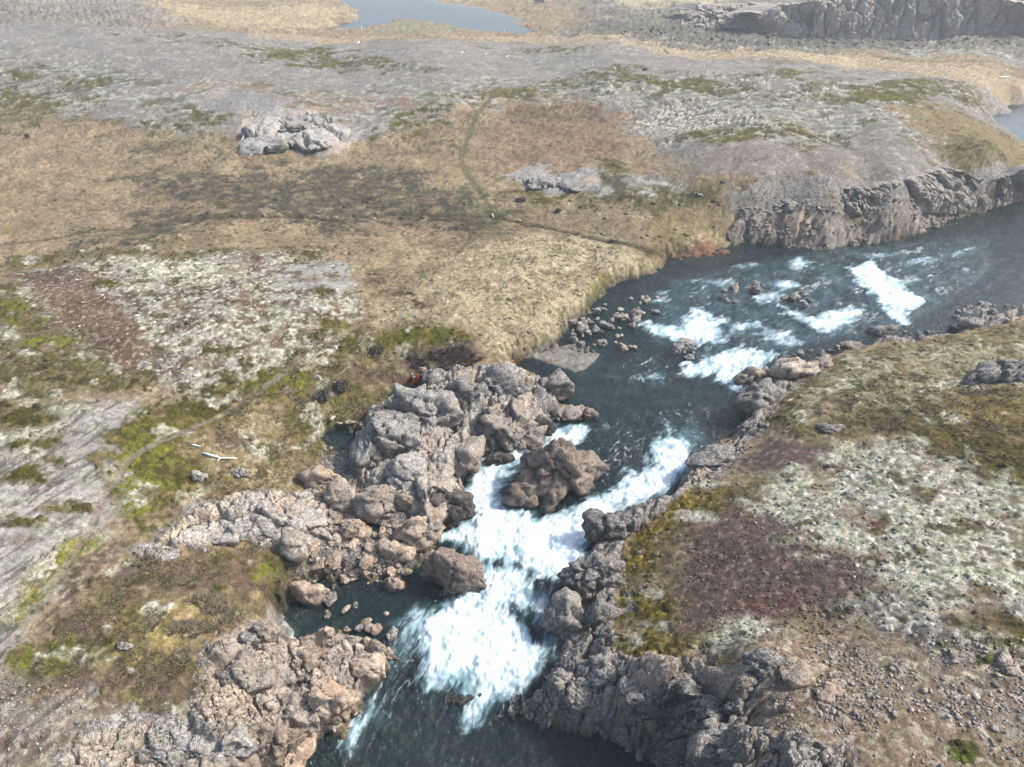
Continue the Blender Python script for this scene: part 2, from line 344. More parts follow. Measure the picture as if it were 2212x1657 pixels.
spots([(400,325,60,6),(330,330,30,5),(400,385,110,8),(900,400,70,8),(820,382,90,7),(700,362,80,6),(1010,430,60,12),(620,420,80,10),(300,500,110,10),(660,470,110,6),(900,462,160,8)], pal((88,88,74),(78,78,64),(110,104,84)), hum, 0, edge=1.2, rg=1.8)
spots([(960,272,50,5),(1010,250,26,4),(920,310,80,5),(1100,430,18,4),(1160,258,120,6),(1190,240,90,5)], pal((112,100,80),(100,90,74),(124,110,90)), hum, 0, edge=.8, rg=1.0)
zpaint([(1200,-30),(1290,40),(1180,72),(1420,98),(1700,112),(2000,105),(2300,104),(2300,-40),(1900,-40)], pal((134,130,118),(118,114,98),(160,156,144),0,.3,.2,.2,n1=nD,n2=nA), hum * 2, 1, rg=1.0)
zpaint([(1330,-30),(1330,8),(1480,14),(1560,-10),(1600,-40)], pal((196,184,158),(188,176,150),(178,170,146)), hum, 0, rg=1.0)
zpaint([(1280,42),(1480,60),(1650,75),(2000,88),(2000,104),(1700,100),(1300,72)], pal((112,108,98),(100,98,88),(140,136,124),n1=nA), stony * 2, 1, rg=1.0)
zpaint([(840,36),(930,44),(1010,66),(900,70),(760,66),(850,54)], pal((150,146,122),(134,132,110),(166,158,134)), hum, 0, rg=.8)
# -- trail, brook
stroke([(1072,200),(1030,240),(1010,290),(995,340),(1010,375),(1040,420),(1065,470)], .95, pal((104,102,76),(90,92,68),(120,112,84)), flat, 4, k=.8, depth=.06)
stroke([(1065,470),(1030,510),(972,560),(962,600),(930,640),(880,670),(820,690)], .6, pal((124,118,84),(110,106,76),(136,126,92)), flat, 4, k=.75, depth=.05)
zpaint([(1020,420),(1062,440),(1090,480),(1060,490),(1020,460)], pal((92,96,72),(80,86,64),(108,106,80)), hum, 0, rg=.8)
# -- left knoll
zpaint([(20,590),(180,560),(330,545),(520,540),(700,552),(775,620),(785,700),(640,780),(480,880),(350,850),(150,775),(80,680)], KNOLL, stony, 2, rg=.8)
zpaint([(35,588),(160,572),(260,650),(345,760),(280,800),(130,740),(85,660)], BROWNG, stony, 5, rg=.6, k=.95)
zpaint([(250,570),(330,555),(420,560),(520,600),(440,620),(300,600)], LICHY, lump, 2, rg=.6)
zpaint([(640,560),(745,570),(778,625),(700,640),(600,600)], pal((176,172,166),(160,154,146),(192,190,184)), flat, 2, rg=.5)
zpaint([(0,545),(150,532),(330,522),(600,530),(740,545),(640,565),(500,552),(330,548),(170,566),(40,592),(0,610)], OLIVE, lump, 3, rg=1.2, mott=-.1)
spots([(240,612,40,10),(380,605,20,6),(560,622,22,10),(440,640,16,6),(480,755,22,8),(700,636,30,9),(740,700,60,14)], MOSS, lump, 3)
zpaint([(0,610),(60,620),(100,660),(138,720),(165,770),(300,800),(300,850),(100,870),(0,885)], OLIVE, lump, 3, rg=.8)
spots([(60,690,50,14),(100,740,55,22),(30,660,40,10)], MOSSB, lump, 3)
spots([(20,720,25,14),(30,860,30,10),(60,760,30,10)], LICHY, lump, 2)
zpaint([(480,880),(640,778),(760,690),(800,700),(720,800),(690,900),(690,1000),(640,1050),(480,1090),(400,1100),(330,1000)], HEATH, lump, 3, rg=.9)
zpaint([(205,960),(260,882),(420,840),(560,800),(700,720),(770,690),(770,715),(640,810),(560,870),(450,960),(420,1020),(400,1090),(300,1115),(225,1105)], MOSS, lump, 3, rg=1.0)
spots([(300,1045,75,60),(350,990,50,25),(590,870,40,26),(640,820,40,20),(330,930,50,14)], MOSSB, lump, 3, rg=.6)
zpaint([(440,930),(560,900),(640,960),(640,1040),(520,1080),(430,1060)], pal((168,152,120),(124,112,70),(190,178,150),.1,.25,.2,.2,n1=nB,n2=nC), lump, 3, rg=1.0, k=.85)
# -- ash and gravel on the left
zpaint([(-300,900),(0,905),(120,890),(280,862),(285,890),(215,960),(265,1000),(215,1105),(250,1130),(160,1240),(60,1390),(-20,1500),(-300,1500)], ASH, flat, 1, rg=.7)
spots([(60,900,70,20),(90,880,120,12),(70,960,50,22),(60,1040,70,16),(140,1090,60,14),(40,1120,60,14),(120,1000,40,10)], MOSS, lump, 3)
spots([(30,930,60,14),(150,885,60,10),(110,930,30,14),(60,990,40,14)], LICHY, lump, 2)
zpaint([(0,1320),(60,1230),(140,1165),(215,1135),(225,1165),(160,1230),(90,1300),(60,1345),(0,1350)], MOSSB, lump, 3, rg=.5)
zpaint([(150,1250),(230,1180),(300,1160),(240,1230),(180,1290),(130,1330)], pal((112,98,86),(96,84,74),(150,138,124),n2=nC), flat, 5, rg=.5)
zpaint([(60,1455),(150,1360),(200,1290),(330,1190),(480,1155),(660,1205),(650,1270),(560,1320),(480,1400),(440,1530),(330,1540),(210,1500),(60,1480)], HEATH, hum, 3, rg=.6)
zpaint([(340,1340),(420,1280),(500,1310),(460,1400),(400,1430),(350,1400)], pal((176,158,108),(130,116,74),(200,184,140),.08,.2,.2,.2,n1=nB,n2=nC), hum, 0, rg=.9, k=.8)
zpaint([(250,1230),(400,1200),(430,1300),(330,1330),(230,1320)], pal((112,98,88),(124,112,96),(100,88,74)), hum, 3, rg=.8, k=.8)
spots([(100,1420,70,26),(170,1390,40,18),(600,1230,50,20),(270,1500,30,12)], MOSSB, lump, 3)
zpaint([(-300,1460),(80,1470),(250,1500),(330,1540),(270,1570),(150,1600),(100,1700),(-300,1750)], pal((160,150,138),(126,112,100),(182,176,164),.1,.2,.2,.15,n1=nB,n2=nC), stony, 1, rg=.6)
zpaint([(100,1700),(150,1600),(330,1545),(430,1525),(500,1560),(600,1620),(560,1760),(100,1760)], ROCKG, stony, 6, rg=.5)
# -- rocky ground under the left outcrops, rubble
zpaint([(280,1195),(420,1110),(560,1065),(690,1050),(720,1110),(700,1190),(640,1215),(560,1185),(470,1155),(350,1205)], ROCKG, stony, 6, rg=.5)
zpaint([(690,1000),(780,940),(860,860),(960,810),(1150,810),(1240,870),(1200,950),(1040,970),(1000,1100),(930,1210),(700,1270),(600,1330),(640,1230),(700,1150)], pal((120,110,100),(96,88,80),(150,138,124),n1=nB,n2=nC), stony, 6, rg=.5)
zpaint([(430,1500),(470,1410),(560,1340),(620,1330),(700,1360),(800,1390),(760,1480),(770,1560),(640,1660),(430,1560)], pal((110,98,88),(88,78,70),(150,134,118),n1=nB,n2=nC), stony, 6, rg=.4)
# -- turf near the river
zpaint([(800,700),(850,640),(960,560),(1150,505),(1300,520),(1430,555),(1400,600),(1300,640),(1230,695),(1190,765),(1110,785),(1040,745),(980,700),(870,690)], GRASSL, hum, 0, rg=.8)
zpaint([(780,745),(830,712),(960,700),(1012,728),(995,762),(900,752),(820,772),(780,792)], pal((96,98,36),(84,88,32),(120,112,52)), lump, 3, rg=.3)
zpaint([(860,770),(1000,745),(1045,775),(1000,812),(930,800),(870,800)], HEATHD, lump, 3, rg=.4)
zpaint([(690,830),(760,770),(870,800),(900,830),(860,880),(760,950),(690,920)], HEATH, lump, 3, rg=.6)
zpaint([(1260,640),(1290,590),(1330,600),(1330,625),(1290,655),(1265,680)], pal((128,124,64),(112,112,58),(150,142,84)), hum, 3, rg=.3)
spots([(900,655,22,6),(830,630,16,5),(815,608,14,5),(860,640,24,6)], pal((92,76,60),(80,66,54),(110,92,72)), hum, 5, edge=.25, rg=.3)
spots([(1490,540,90,9),(1560,552,60,7),(1500,568,50,6),(1420,590,30,5)], pal((138,92,76),(150,96,74),(120,92,80)), flat, 5, edge=.4, rg=.5)
# footpath by the knoll
stroke([(790,690),(700,748),(640,790),(560,845),(470,900),(350,950),(280,990),(220,1080),(190,1150),(120,1250)], .5, pal((150,138,126),(138,126,112),(164,154,142)), flat, 4, k=.6, depth=.07)
# -- cliff foot and mound below the mid cliff
zpaint([(1560,500),(1600,460),(1700,455),(1850,462),(1960,452),(2050,440),(2260,400),(2260,440),(2060,480),(2030,498),(1900,532),(1750,552),(1600,530)], pal((128,122,114),(108,102,95),(150,142,132),n1=nB,n2=nC), stony, 6, rg=.6)
zpaint([(1560,420),(1650,388),(1800,384),(1960,372),(2130,346),(2300,340),(2300,440),(2050,470),(1960,470),(1700,470),(1590,460)], pal((124,118,110),(104,98,92),(148,140,130),n1=nB,n2=nC), stony, 6, rg=.3)
zpaint([(1430,440),(1560,440),(1600,470),(1560,520),(1450,550),(1420,500)], pal((144,130,102),(112,104,76),(164,149,118)), hum, 0, rg=1.2)
# -- right bank
zpaint([(1600,900),(1700,830),(1760,770),(2000,742),(2212,690),(2600,640),(2600,1100),(2212,1060),(2090,1030),(1950,960),(1730,935),(1620,920)], OLIVE, lump, 2, rg=.6)
zpaint([(1700,850),(1850,790),(2000,750),(2212,720),(2500,720),(2500,870),(2212,850),(2000,850),(1900,880),(1760,900)], pal((166,160,134),(122,110,74),(184,178,156),.05,.25,.2,.18,n1=nB,n2=nC), lump, 2, rg=1.0, k=.9)
zpaint([(1950,925),(2080,890),(2212,950),(2500,980),(2500,1120),(2212,1075),(2090,1030),(1960,965)], pal((104,96,46),(88,82,38),(150,128,84),0,.3,.3,.2), lump, 3, rg=.8)
zpaint([(2000,840),(2212,860),(2400,900),(2400,960),(2212,950),(2050,890)], pal((140,118,74),(116,102,58),(170,150,110)), lump, 3, rg=1.0, k=.8)
zpaint([(1560,1010),(1640,960),(1760,948),(1830,980),(1750,1010),(1640,1040)], SCORIA, flat, 5, rg=.5)
zpaint([(1440,1120),(1500,1060),(1640,1040),(1700,1010),(1760,1080),(1650,1120),(1560,1130),(1450,1200)], pal((96,86,70),(112,104,60),(120,100,90),n1=nB,n2=nC), lump, 5, rg=.7)
zpaint([(1640,1070),(1690,1010),(1820,955),(1960,965),(2212,1082),(2600,1150),(2600,1330),(2212,1300),(2100,1335),(1950,1290),(1850,1220),(1700,1140)], LICHY, lump, 2, rg=.8)
zpaint([(1450,1260),(1480,1180),(1560,1105),(1650,1100),(1750,1175),(1900,1225),(1960,1300),(1850,1345),(1700,1335),(1550,1335),(1470,1360)], SCORIA, stony, 5, rg=.5)
zpaint([(1560,1315),(1620,1275),(1680,1285),(1755,1292),(1745,1322),(1640,1332)], SCORIAR, stony, 5, rg=.6, k=.9, mott=-.12, nm=nB)
spots([(1870,1135,26,12),(1600,1430,10,20)], SCORIAR, stony, 5)
zpaint([(1840,1345),(1950,1295),(2100,1330),(2212,1290),(2600,1330),(2600,1460),(2212,1400),(2000,1425),(1850,1390)], pal((150,146,138),(118,112,104),(192,190,180),.0,.2,.15,.15,n1=nB,n2=nC), lump, 2, rg=.8)
zpaint([(1540,1440),(1620,1395),(1760,1385),(1900,1385),(2050,1405),(2212,1380),(2600,1420),(2600,1900),(1900,1900),(1750,1620),(1640,1570),(1590,1490)], STONY, stony, 5, rg=.6)
zpaint([(2000,1410),(2212,1400),(2500,1450),(2500,1640),(2212,1600),(2080,1560),(1900,1440)], pal((158,146,132),(138,122,104),(182,174,160),n1=nB,n2=nC), stony, 5, rg=.8, k=.8)
zpaint([(1180,1490),(1290,1390),(1420,1375),(1520,1400),(1600,1480),(1640,1560),(1760,1620),(1880,1700),(1800,1900),(1400,1800),(1420,1610),(1220,1600)], ROCKG, stony, 6, rg=.4)
zpaint([(1180,1480),(1180,1340),(1215,1260),(1280,1150),(1330,1090),(1440,1070),(1490,990),(1600,905),(1590,830),(1690,770),(1760,765),(1700,830),(1660,920),(1560,1000),(1500,1050),(1440,1130),(1350,1250),(1300,1400),(1260,1480)], pal((116,108,100),(92,86,80),(150,142,134),n1=nB,n2=nC), stony, 6, rg=.5)
zpaint([(1300,1205),(1360,1140),(1430,1075),(1560,1055),(1570,1105),(1470,1130),(1420,1210),(1370,1235)], MOSSY, lump, 3, rg=.4)
zpaint([(1320,1285),(1420,1255),(1470,1290),(1455,1350),(1330,1345)], MOSSY, lump, 3, rg=.4)
zpaint([(1280,1440),(1310,1380),(1420,1365),(1600,1350),(1560,1400),(1420,1430),(1330,1470),(1290,1460)], MOSSY, lump, 3, rg=.4)
zpaint([(1500,1395),(1560,1345),(1610,1330),(1700,1368),(1640,1395),(1530,1420)], LICHY, lump, 2, rg=.25)
spots([(1660,1105,30,9),(1700,1165,40,8),(1760,1205,34,8),(1870,1240,26,7),(1940,1190,30,8),(1530,1120,40,10),(1500,1050,60,10)], LICHY, lump, 2, edge=.2, rg=.3)
zpaint([(2090,1345),(2150,1338),(2330,1370),(2330,1440),(2150,1408)], pal((86,86,34),(74,76,30),(104,98,50)), lump, 3, rg=.25)
spots([(1760,1472,13,12),(1880,1507,13,12),(2072,1625,34,30),(2120,1422,22,14),(1725,1455,8,5),(1860,1380,10,6),(2030,1390,14,6)], pal((96,104,44),(84,92,38),(110,112,58)), lump, 3, edge=.12, rg=.15)
# -- wet banks and the river bed
paint(wet, BED, 0.08 * nC + .06 * nB, 7)
for pts in ([(1050,850),(1010,800),(1060,775),(1130,775),(1250,800),(1230,850),(1150,815)], [(1420,560),(1560,540),(1640,545),(1560,580),(1440,600)], [(640,1360),(600,1330),(600,1380),(680,1390)]):
    d = sdf(P, on_water(pts), 6) + .5 * nB; paint(sstep(.5, -.6, d) * sstep(.6, .95, wet), BEDR, flat)
for pts in ([(1445,552),(1480,536),(1560,532),(1615,545),(1570,556),(1500,560)], [(1440,572),(1490,566),(1520,574),(1470,584)]):
    d = sdf(P, on_land(pts), 6) + .5 * nB + .4 * nC; w = sstep(.5, -.5, d); Z += w * .3; paint(.75 * w, pal((150,106,90),(136,98,86),(158,126,110),n1=nB,n2=nC), stony, 5)
# gravel bars
BAR = [(1140,772),(1200,750),(1240,738),(1302,765),(1270,800),(1240,808),(1190,790)]
d = sdf(P, on_water(BAR), 6) + .3 * nB; w = sstep(.4, -.3, d)
Z = Z * (1 - w) + np.maximum(Z, zw + 0.16 * sstep(0.4, -1.2, d)) * w
paint(w, pal((150,146,140),(162,157,150),(128,124,118),n2=nC), .03 * nC, 8)
d = sdf(P, on_water([(590,1355),(612,1335),(640,1360),(632,1390),(600,1395)]), 4) + .2 * nB; w = sstep(.3, -.2, d)
Z = Z * (1 - w) + np.maximum(Z, zw + 0.10 * sstep(0.3, -.6, d)) * w
paint(w, pal((184,182,178),(160,156,150),(204,202,198),n2=nC), .03 * nC, 8)
# brook
BROOK = [(-300,545),(0,527),(100,517),(200,500),(330,487),(480,470),(640,466),(740,474),(860,462),(960,468),(1070,471),(1150,481),(1210,492),(1290,515),(1350,530),(1400,545),(1440,553)]
bl = on_land(BROOK); db = line_dist(P, bl, 6) + .12 * nB
Z -= 0.26 * sstep(.5, .1, db); paint(.85 * sstep(.55, .2, db + .25 * nA), pal((96,90,72),(84,78,64),(112,102,80)), flat * 0, 9)
stroke([(760,480),(840,478),(900,485),(930,470)], .5, pal((84,80,64),(74,70,58),(100,92,72)), flat, None, k=.8, depth=.15)
POOLS = [([(691,940),(708,920),(735,918),(766,926),(773,936),(766,950),(741,956),(727,964),(712,958)], .25), ([(835,849),(856,826),(880,821),(906,823),(898,836),(885,850),(850,852)], .25), ([(960,935),(975,905),(992,880),(1000,892),(985,930),(968,950)], .5), ([(770,1128),(800,1120),(835,1128),(830,1136),(790,1140)], .3)]
PW = []
for pts, dz in POOLS:
    poly = on_land(pts); d = sdf(P, poly, 4) + .12 * nB; lvl = float(np.mean(Z[np.abs(d) < .35])) - dz
    t = sstep(-.3, .45, d); Z = Z * t + (lvl - .3) * (1 - t); paint(sstep(.25, -.1, d), BED, flat * 0, 7); PW.append((poly, lvl))
d = sdf(P, on_land([(876,820),(888,808),(906,808),(918,822),(909,830)]), 3) + .1 * nB; paint(sstep(.15, -.15, d), pal((150,72,30),(130,60,28),(110,60,36)), flat * 0)
MASSES = [
 (20, 'fractured grey bedrock outcrop on the bank left of the white chute', [(762,965),(800,895),(870,850),(955,815),(1100,800),(1225,832),(1240,885),(1170,945),(1045,952),(1015,1010),(1000,1085),(935,1125),(880,1112),(812,1092),(780,1030)], .75, 1.05, .9),
 (21, 'broken tan bedrock shelf between calm pool and bottom pool', [(430,1515),(470,1420),(550,1345),(600,1395),(640,1392),(690,1368),(785,1374),(848,1400),(845,1450),(800,1490),(770,1550),(700,1605),(620,1670),(440,1600)], .55, 1.0, 1.0),
 (22, 'pale lichen bedrock below the heath at the bottom edge', [(110,1720),(160,1610),(330,1560),(420,1530),(470,1560),(640,1660),(560,1760)], .25, .8, 1.0),
 (23, 'pale lichen bedrock ridge between moss heath and rubble', [(275,1200),(350,1165),(420,1115),(560,1068),(690,1048),(715,1105),(695,1185),(640,1212),(560,1185),(470,1152),(350,1205)], .45, .8, 1.0),
 (24, 'rough dark bedrock along the right bank of the chute', [(1180,1480),(1190,1340),(1225,1260),(1285,1160),(1335,1105),(1440,1080),(1485,1000),(1600,915),(1595,840),(1690,775),(1745,775),(1690,840),(1650,915),(1550,995),(1490,1050),(1430,1120),(1360,1170),(1330,1270),(1320,1400),(1260,1480)], .45, .9, 1.0),
 (25, 'lichen covered bedrock rim above the canyon pool', [(1200,1490),(1290,1395),(1430,1425),(1520,1410),(1600,1440),(1660,1470),(1650,1560),(1760,1620),(1860,1700),(1800,1900),(1450,1800),(1430,1610),(1230,1600)], .3, 1.0, 1.0),
 (26, 'lichen covered rock apron around the domed grassland outcrop', [(508,290),(540,255),(600,235),(700,240),(765,285),(740,325),(660,325),(580,318)], .2, .10, 1.3),
 (27, 'low flat lichen rock between grassland and far gravel', [(1105,372),(1180,362),(1260,372),(1312,402),(1260,415),(1180,410),(1120,395)], .2, .16, 1.3),
 (28, 'low pale outcrop behind the domed grassland outcrop', [(380,215),(450,195),(560,200),(640,225),(560,245),(470,245)], .2, .12, 1.5),
 (29, 'grey rubbly bedrock slope below the far bank cliff', [(1570,500),(1600,452),(1700,458),(1850,466),(1960,460),(2060,470),(2030,495),(1900,528),(1750,546),(1620,528)], .1, .55, 1.6),
 (30, 'broken dark bedrock strip on the upper right shore', [(1890,718),(2060,716),(2075,668),(2150,668),(2300,650),(2300,680),(2150,700),(2080,715),(1980,738),(1900,735)], .2, .6, 1.2),
]
MLAB = {}
for mid, lab, pts, up, amp, sc in MASSES:
    d = sdf(P + WARP * (1.6 if mid in (26, 27, 28) else .5) * sc, on_land(pts), 6 * sc) + sc * (.35 * nB + .2 * nC) * (2.5 if mid in (26, 27, 28) else 1); w = sstep(.55 * sc, -.7 * sc, d); ix = np.where(w > .003)[0]; MLAB[mid] = lab
    if not len(ix): continue
    p3 = np.stack([px[ix], py[ix], np.full(len(ix), 7.7 * mid)], -1); p3[:, :2] += .45 * sc * np.stack([nB[ix], nA[ix]], -1)
    rot = np.stack([p3[:, 0] * .82 + p3[:, 1] * .57, (-p3[:, 0] * .57 + p3[:, 1] * .82) * 1.5, p3[:, 2]], -1)
    d1, d2, cid, t1 = worley(rot, 2.3 * sc, mid); e1, e2, ci, t2 = worley(rot, .85 * sc, mid + 1); f1, f2, cj, t3 = worley(p3, .32 * sc, mid + 2)
    blk = .95 * ((cid % 97) / 97. - .4) + .70 * t1 - .75 * sstep(.10, 0, d2 - d1) + .36 * ((ci % 97) / 97. - .5) + .30 * t2 - .34 * sstep(.12, 0, e2 - e1) + .07 * ((cj % 97) / 97. - .5) + .14 * t3
    keepw = 1 - sstep(.5, .95, wet[ix]) * .75
    Z[ix] += w[ix] * (up + amp * sc * .8 * blk) * keepw
    base = lin((178,171,161) if mid in (20, 22, 23) else (156,153,148) if mid in (26, 27, 28) else (188,175,162) if mid == 21 else (146,138,129) if mid in (29, 30) else (144,137,129))
    tn = ((ci % 53) / 53. - .5)[:, None]; cc = base[None] * (1 + .30 * tn) * (1 + .25 * nB[ix])[:, None]; warm = lin((204,180,156))
    wk = (((cid % 31) / 31. > (.75 if mid != 21 else .5)) * .5)[:, None]; cc = cc + (warm - cc) * wk; k_ = (sstep(.2, .7, w[ix]) * (1 - sstep(.6, 1, wet[ix])))[:, None]
    C[ix] = C[ix] * (1 - k_) + cc * k_; rel[ix] *= (1 - .8 * w[ix]); zone[ix[(w[ix] > .5) & (wet[ix] < .6)]] = mid
# second pass: cushions of pale lichen, dark moss and bare soil scattered through the near ground
nF = fbm2(px, py, 2.6, 4, 71, .6); nG = fbm2(px, py, 1.7, 4, 73, .6); nH = fbm2(px, py, 3.4, 4, 75, .6); nearv = sstep(95, 60, py)
vg = np.isin(zone, (2, 3)) * nearv; paint(.75 * vg * sstep(.16, .30, nF), LICHY, lump); paint(.8 * vg * sstep(.14, .28, nG), pal((92,84,48), (76,68,42), (110,98,60)), lump); paint(.6 * vg * sstep(.20, .34, nH), pal((134,112,90), (118,98,82), (160,142,122)), flat)
gg = (zone == 0) * sstep(130, 70, py); paint(.35 * gg * sstep(.14, .34, nF), pal((184,169,138), (174,158,128), (194,180,152)), hum); paint(.5 * gg * sstep(.16, .34, nH), pal((128,116,88), (112,102,78), (144,128,100)), hum)
ag = (zone == 1) * nearv; paint(.5 * ag * sstep(.2, .36, nG), pal((186,184,178), (176,173,167), (196,194,188)), flat)
# relief
gscale = np.clip(py / 60, .8, 2.5)
Z += rel * gscale * (1 - 0.5 * wet) + 0.02 * fbm2(px, py, .16, 2, 61) * near
# wind and melt-water streaks in the ash
ux, uy = px * .45 + py * .9, px * .9 - py * .45
st = fbm2((ux + 1.5 * nA) / 4.5, (uy + .9 * nA) * 2.0, 1.0, 3, 77); am = ((zone == 1) & (py < 75))
C[am] *= (1 - 0.45 * sstep(.14, .28, st[am]))[:, None]; Z -= 0.07 * sstep(.14, .28, st) * am
# general tonal drift
C *= ((1 + 0.22 * nD + 0.20 * nA) * (1 + 0.34 * nC) * (1 + 0.30 * nE * (zone != 7)) * np.clip(rng.normal(1, .06, len(P)), .5, 1.5))[:, None]
lum = C.mean(1, keepdims=True); C = lum + (C - lum) * 1.06
C = np.clip(C, 0.005, 0.75)

def surface_z(xy):
    """height of the finished ground under world points (bilinear in the grid)"""
    xy = np.atleast_2d(np.asarray(xy, float)); r = np.interp(xy[:, 1], gy, np.arange(NR))
    c = (xy[:, 0] / (0.819 * xy[:, 1] + 17.2) / (0.75 * 1.22) + 1) / 2 * (NC - 1)
    r = np.clip(r, 0, NR - 1.001); c = np.clip(c, 0, NC - 1.001); i, j = r.astype(int), c.astype(int); a, b = r - i, c - j
    G = Z.reshape(NR, NC)
    return (G[i, j] * (1 - a) * (1 - b) + G[i + 1, j] * a * (1 - b) + G[i, j + 1] * (1 - a) * b + G[i + 1, j + 1] * a * b)

# ground material: zone colour from the vertices, grain and fine relief from noise
gm, N, L = new_mat('ground_cover')
at = node(N, 'ShaderNodeAttribute', attribute_name='Col'); geo = node(N, 'ShaderNodeNewGeometry'); co = geo.outputs['Position']
n1 = tex_noise(N, L, co, 2.6, 8, .70); n2 = tex_noise(N, L, co, 11.0, 5, .68); n0 = tex_noise(N, L, co, .9, 6, .65, .5)
v = mixc(N, L, 1.0, at.outputs['Color'], ramp(N, L, n0, [(.32, (.80, .86, .72)), (.5, grey(1.0)), (.68, (1.16, 1.08, 1.10))]), 'MULTIPLY')
v = mixc(N, L, 1.0, v, ramp(N, L, n1, [(.30, (.50, .50, .48)), (.5, grey(1.0)), (.70, (1.42, 1.40, 1.36))]), 'MULTIPLY')
v = mixc(N, L, 1.0, v, ramp(N, L, n2, [(.32, grey(.60)), (.5, grey(1.0)), (.68, grey(1.30))]), 'MULTIPLY')
hb = math_n(N, L, 'ADD', n1, math_n(N, L, 'MULTIPLY', n2, .5))
bp = node(N, 'ShaderNodeBump'); bp.inputs['Strength'].default_value = .9; bp.inputs['Distance'].default_value = .16; L.new(hb, bp.inputs['Height'])
bs = node(N, 'ShaderNodeBsdfPrincipled'); bs.inputs['Roughness'].default_value = .95; bs.inputs['Specular IOR Level'].default_value = .15
L.new(v, bs.inputs['Base Color']); L.new(bp.outputs['Normal'], bs.inputs['Normal'])
out = node(N, 'ShaderNodeOutputMaterial'); L.new(bs.outputs[0], out.inputs[0])

V = np.stack([px, py, Z], -1)
idx = np.arange(NR * NC).reshape(NR, NC)
F = np.stack([idx[:-1, :-1], idx[:-1, 1:], idx[1:, 1:], idx[1:, :-1]], -1).reshape(-1, 4)
VG = V.reshape(NR, NC, 3)
nrm = np.cross(np.gradient(VG, axis=1).reshape(-1, 3), np.gradient(VG, axis=0).reshape(-1, 3)); nrm /= np.linalg.norm(nrm, axis=1, keepdims=True) + 1e-9
fz = zone[F[:, 0]]
ROCKY = []
ZN = {0: 'grassland', 1: 'gravel_plain', 2: 'lichen_ground', 3: 'moss_heath', 4: 'footpath', 5: 'scoria_ground', 6: 'bedrock_ground', 7: 'river_bed', 8: 'gravel_bar', 9: 'brook_bed'}
for k, nm in ZN.items():
    fs = F[fz == k]
    if not len(fs): continue
    u, inv = np.unique(fs.ravel(), return_inverse=True)
    me = mesh_from(nm, V[u], inv.reshape(-1, 4), True, [gm]); col_attr(me, 'Col', C[u])
    me.normals_split_custom_set_from_vertices(nrm[u].astype(np.float32))
    link(nm, me, kind='structure')
    if k == 6: flt_attr(me, 'lichen', np.full(len(u), .9)); flt_attr(me, 'wet', np.zeros(len(u))); ROCKY.append(me)
for k, lab in MLAB.items():
    fs = F[fz == k]
    if not len(fs): continue
    u, inv = np.unique(fs.ravel(), return_inverse=True)
    me = mesh_from('rock_outcrop', V[u], inv.reshape(-1, 4), False, [gm]); col_attr(me, 'Col', C[u]); flt_attr(me, 'lichen', np.full(len(u), .35 if k == 21 else .5 if k in (26, 27, 28) else .15 if k == 29 else 1.0)); flt_attr(me, 'wet', np.zeros(len(u))); ROCKY.append(me)
    link('rock_outcrop', me, None, lab, 'rock outcrop')

# ------------------------------------------------------------------ water
FOAM = [
 (1.0, [(1310,925),(1230,918),(1180,932),(1150,955),(1060,962),(1018,1010),(1000,1080),(1010,1115),(955,1160),(1010,1205),(1060,1235),(1120,1215),(1150,1258),(1235,1262),(1265,1200),(1300,1160),(1340,1100),(1440,1080),(1485,1005),(1495,960),(1440,915),(1400,1000),(1300,1060),(1200,1105),(1090,1100),(1085,1040),(1150,990),(1230,965)]),
 (.92, [(900,1325),(990,1282),(1060,1285),(1120,1320),(1180,1395),(1170,1460),(1105,1520),(1025,1568),(985,1552),(1018,1492),(930,1482),(908,1410),(872,1360)]),
 (.9, [(855,1440),(832,1505),(800,1565),(757,1615),(730,1582),(785,1540),(815,1470)]),
 (.95, [(1450,812),(1530,768),(1620,745),(1690,768),(1645,800),(1595,850),(1540,822)]),
 (.88, [(1375,700),(1460,698),(1500,665),(1570,690),(1565,740),(1480,752),(1405,722)]),
 (.95, [(1825,578),(1885,565),(1930,600),(1995,650),(1960,705),(1915,692),(1880,640)]),
 (.88, [(1675,660),(1760,682),(1860,655),(1885,680),(1790,728),(1720,690)]),
 (.7, [(1690,560),(1730,548),(1765,580),(1710,592)]), (.7, [(1650,610),(1700,600),(1740,620),(1690,635)]),
 (.78, [(1010,1190),(1140,1225),(1190,1300),(1170,1350),(1080,1330),(980,1310)]), (.55, [(1850,545),(1960,540),(1960,560),(1860,562)]),
 (.6, [(1620,720),(1700,700),(1740,740),(1690,765)]), (.5, [(1500,605),(1570,600),(1580,620),(1510,622)]),
 (.6, [(1350,820),(1400,800),(1450,805),(1440,835)]), (.5, [(1350,790),(1300,815),(1340,830)]), (.65, [(1400,640),(1440,630),(1450,650),(1410,660)]),
 (.30, [(1440,600),(1700,545),(2150,500),(2160,600),(2060,660),(1960,710),(1700,770),(1500,780),(1380,740),(1400,650)]), (.6, [(1500,612),(1580,604),(1600,616),(1520,626)]), (.65, [(1610,640),(1690,628),(1720,646),(1640,656)]), (.6, [(1930,566),(2010,552),(2030,562),(1950,580)]), (.6, [(2040,545),(2110,530),(2120,542),(2060,560)]), (.65, [(1470,692),(1540,672),(1560,688),(1490,706)]),
 (.7, [(1560,700),(1640,690),(1660,712),(1590,730)]), (.6, [(1580,575),(1640,562),(1650,574),(1600,588)]), (.6, [(1760,598),(1820,590),(1830,604),(1770,614)]), (.6, [(1890,605),(1980,600),(2000,615),(1920,625)]),
 (.45, [(830,1330),(940,1290),(930,1420),(870,1450),(850,1560),(780,1620),(800,1500)]), (.5, [(1050,1230),(1200,1260),(1250,1400),(1200,1470),(1100,1300)]), (.35, [(1400,930),(1500,900),(1560,960),(1480,1010)]),
]
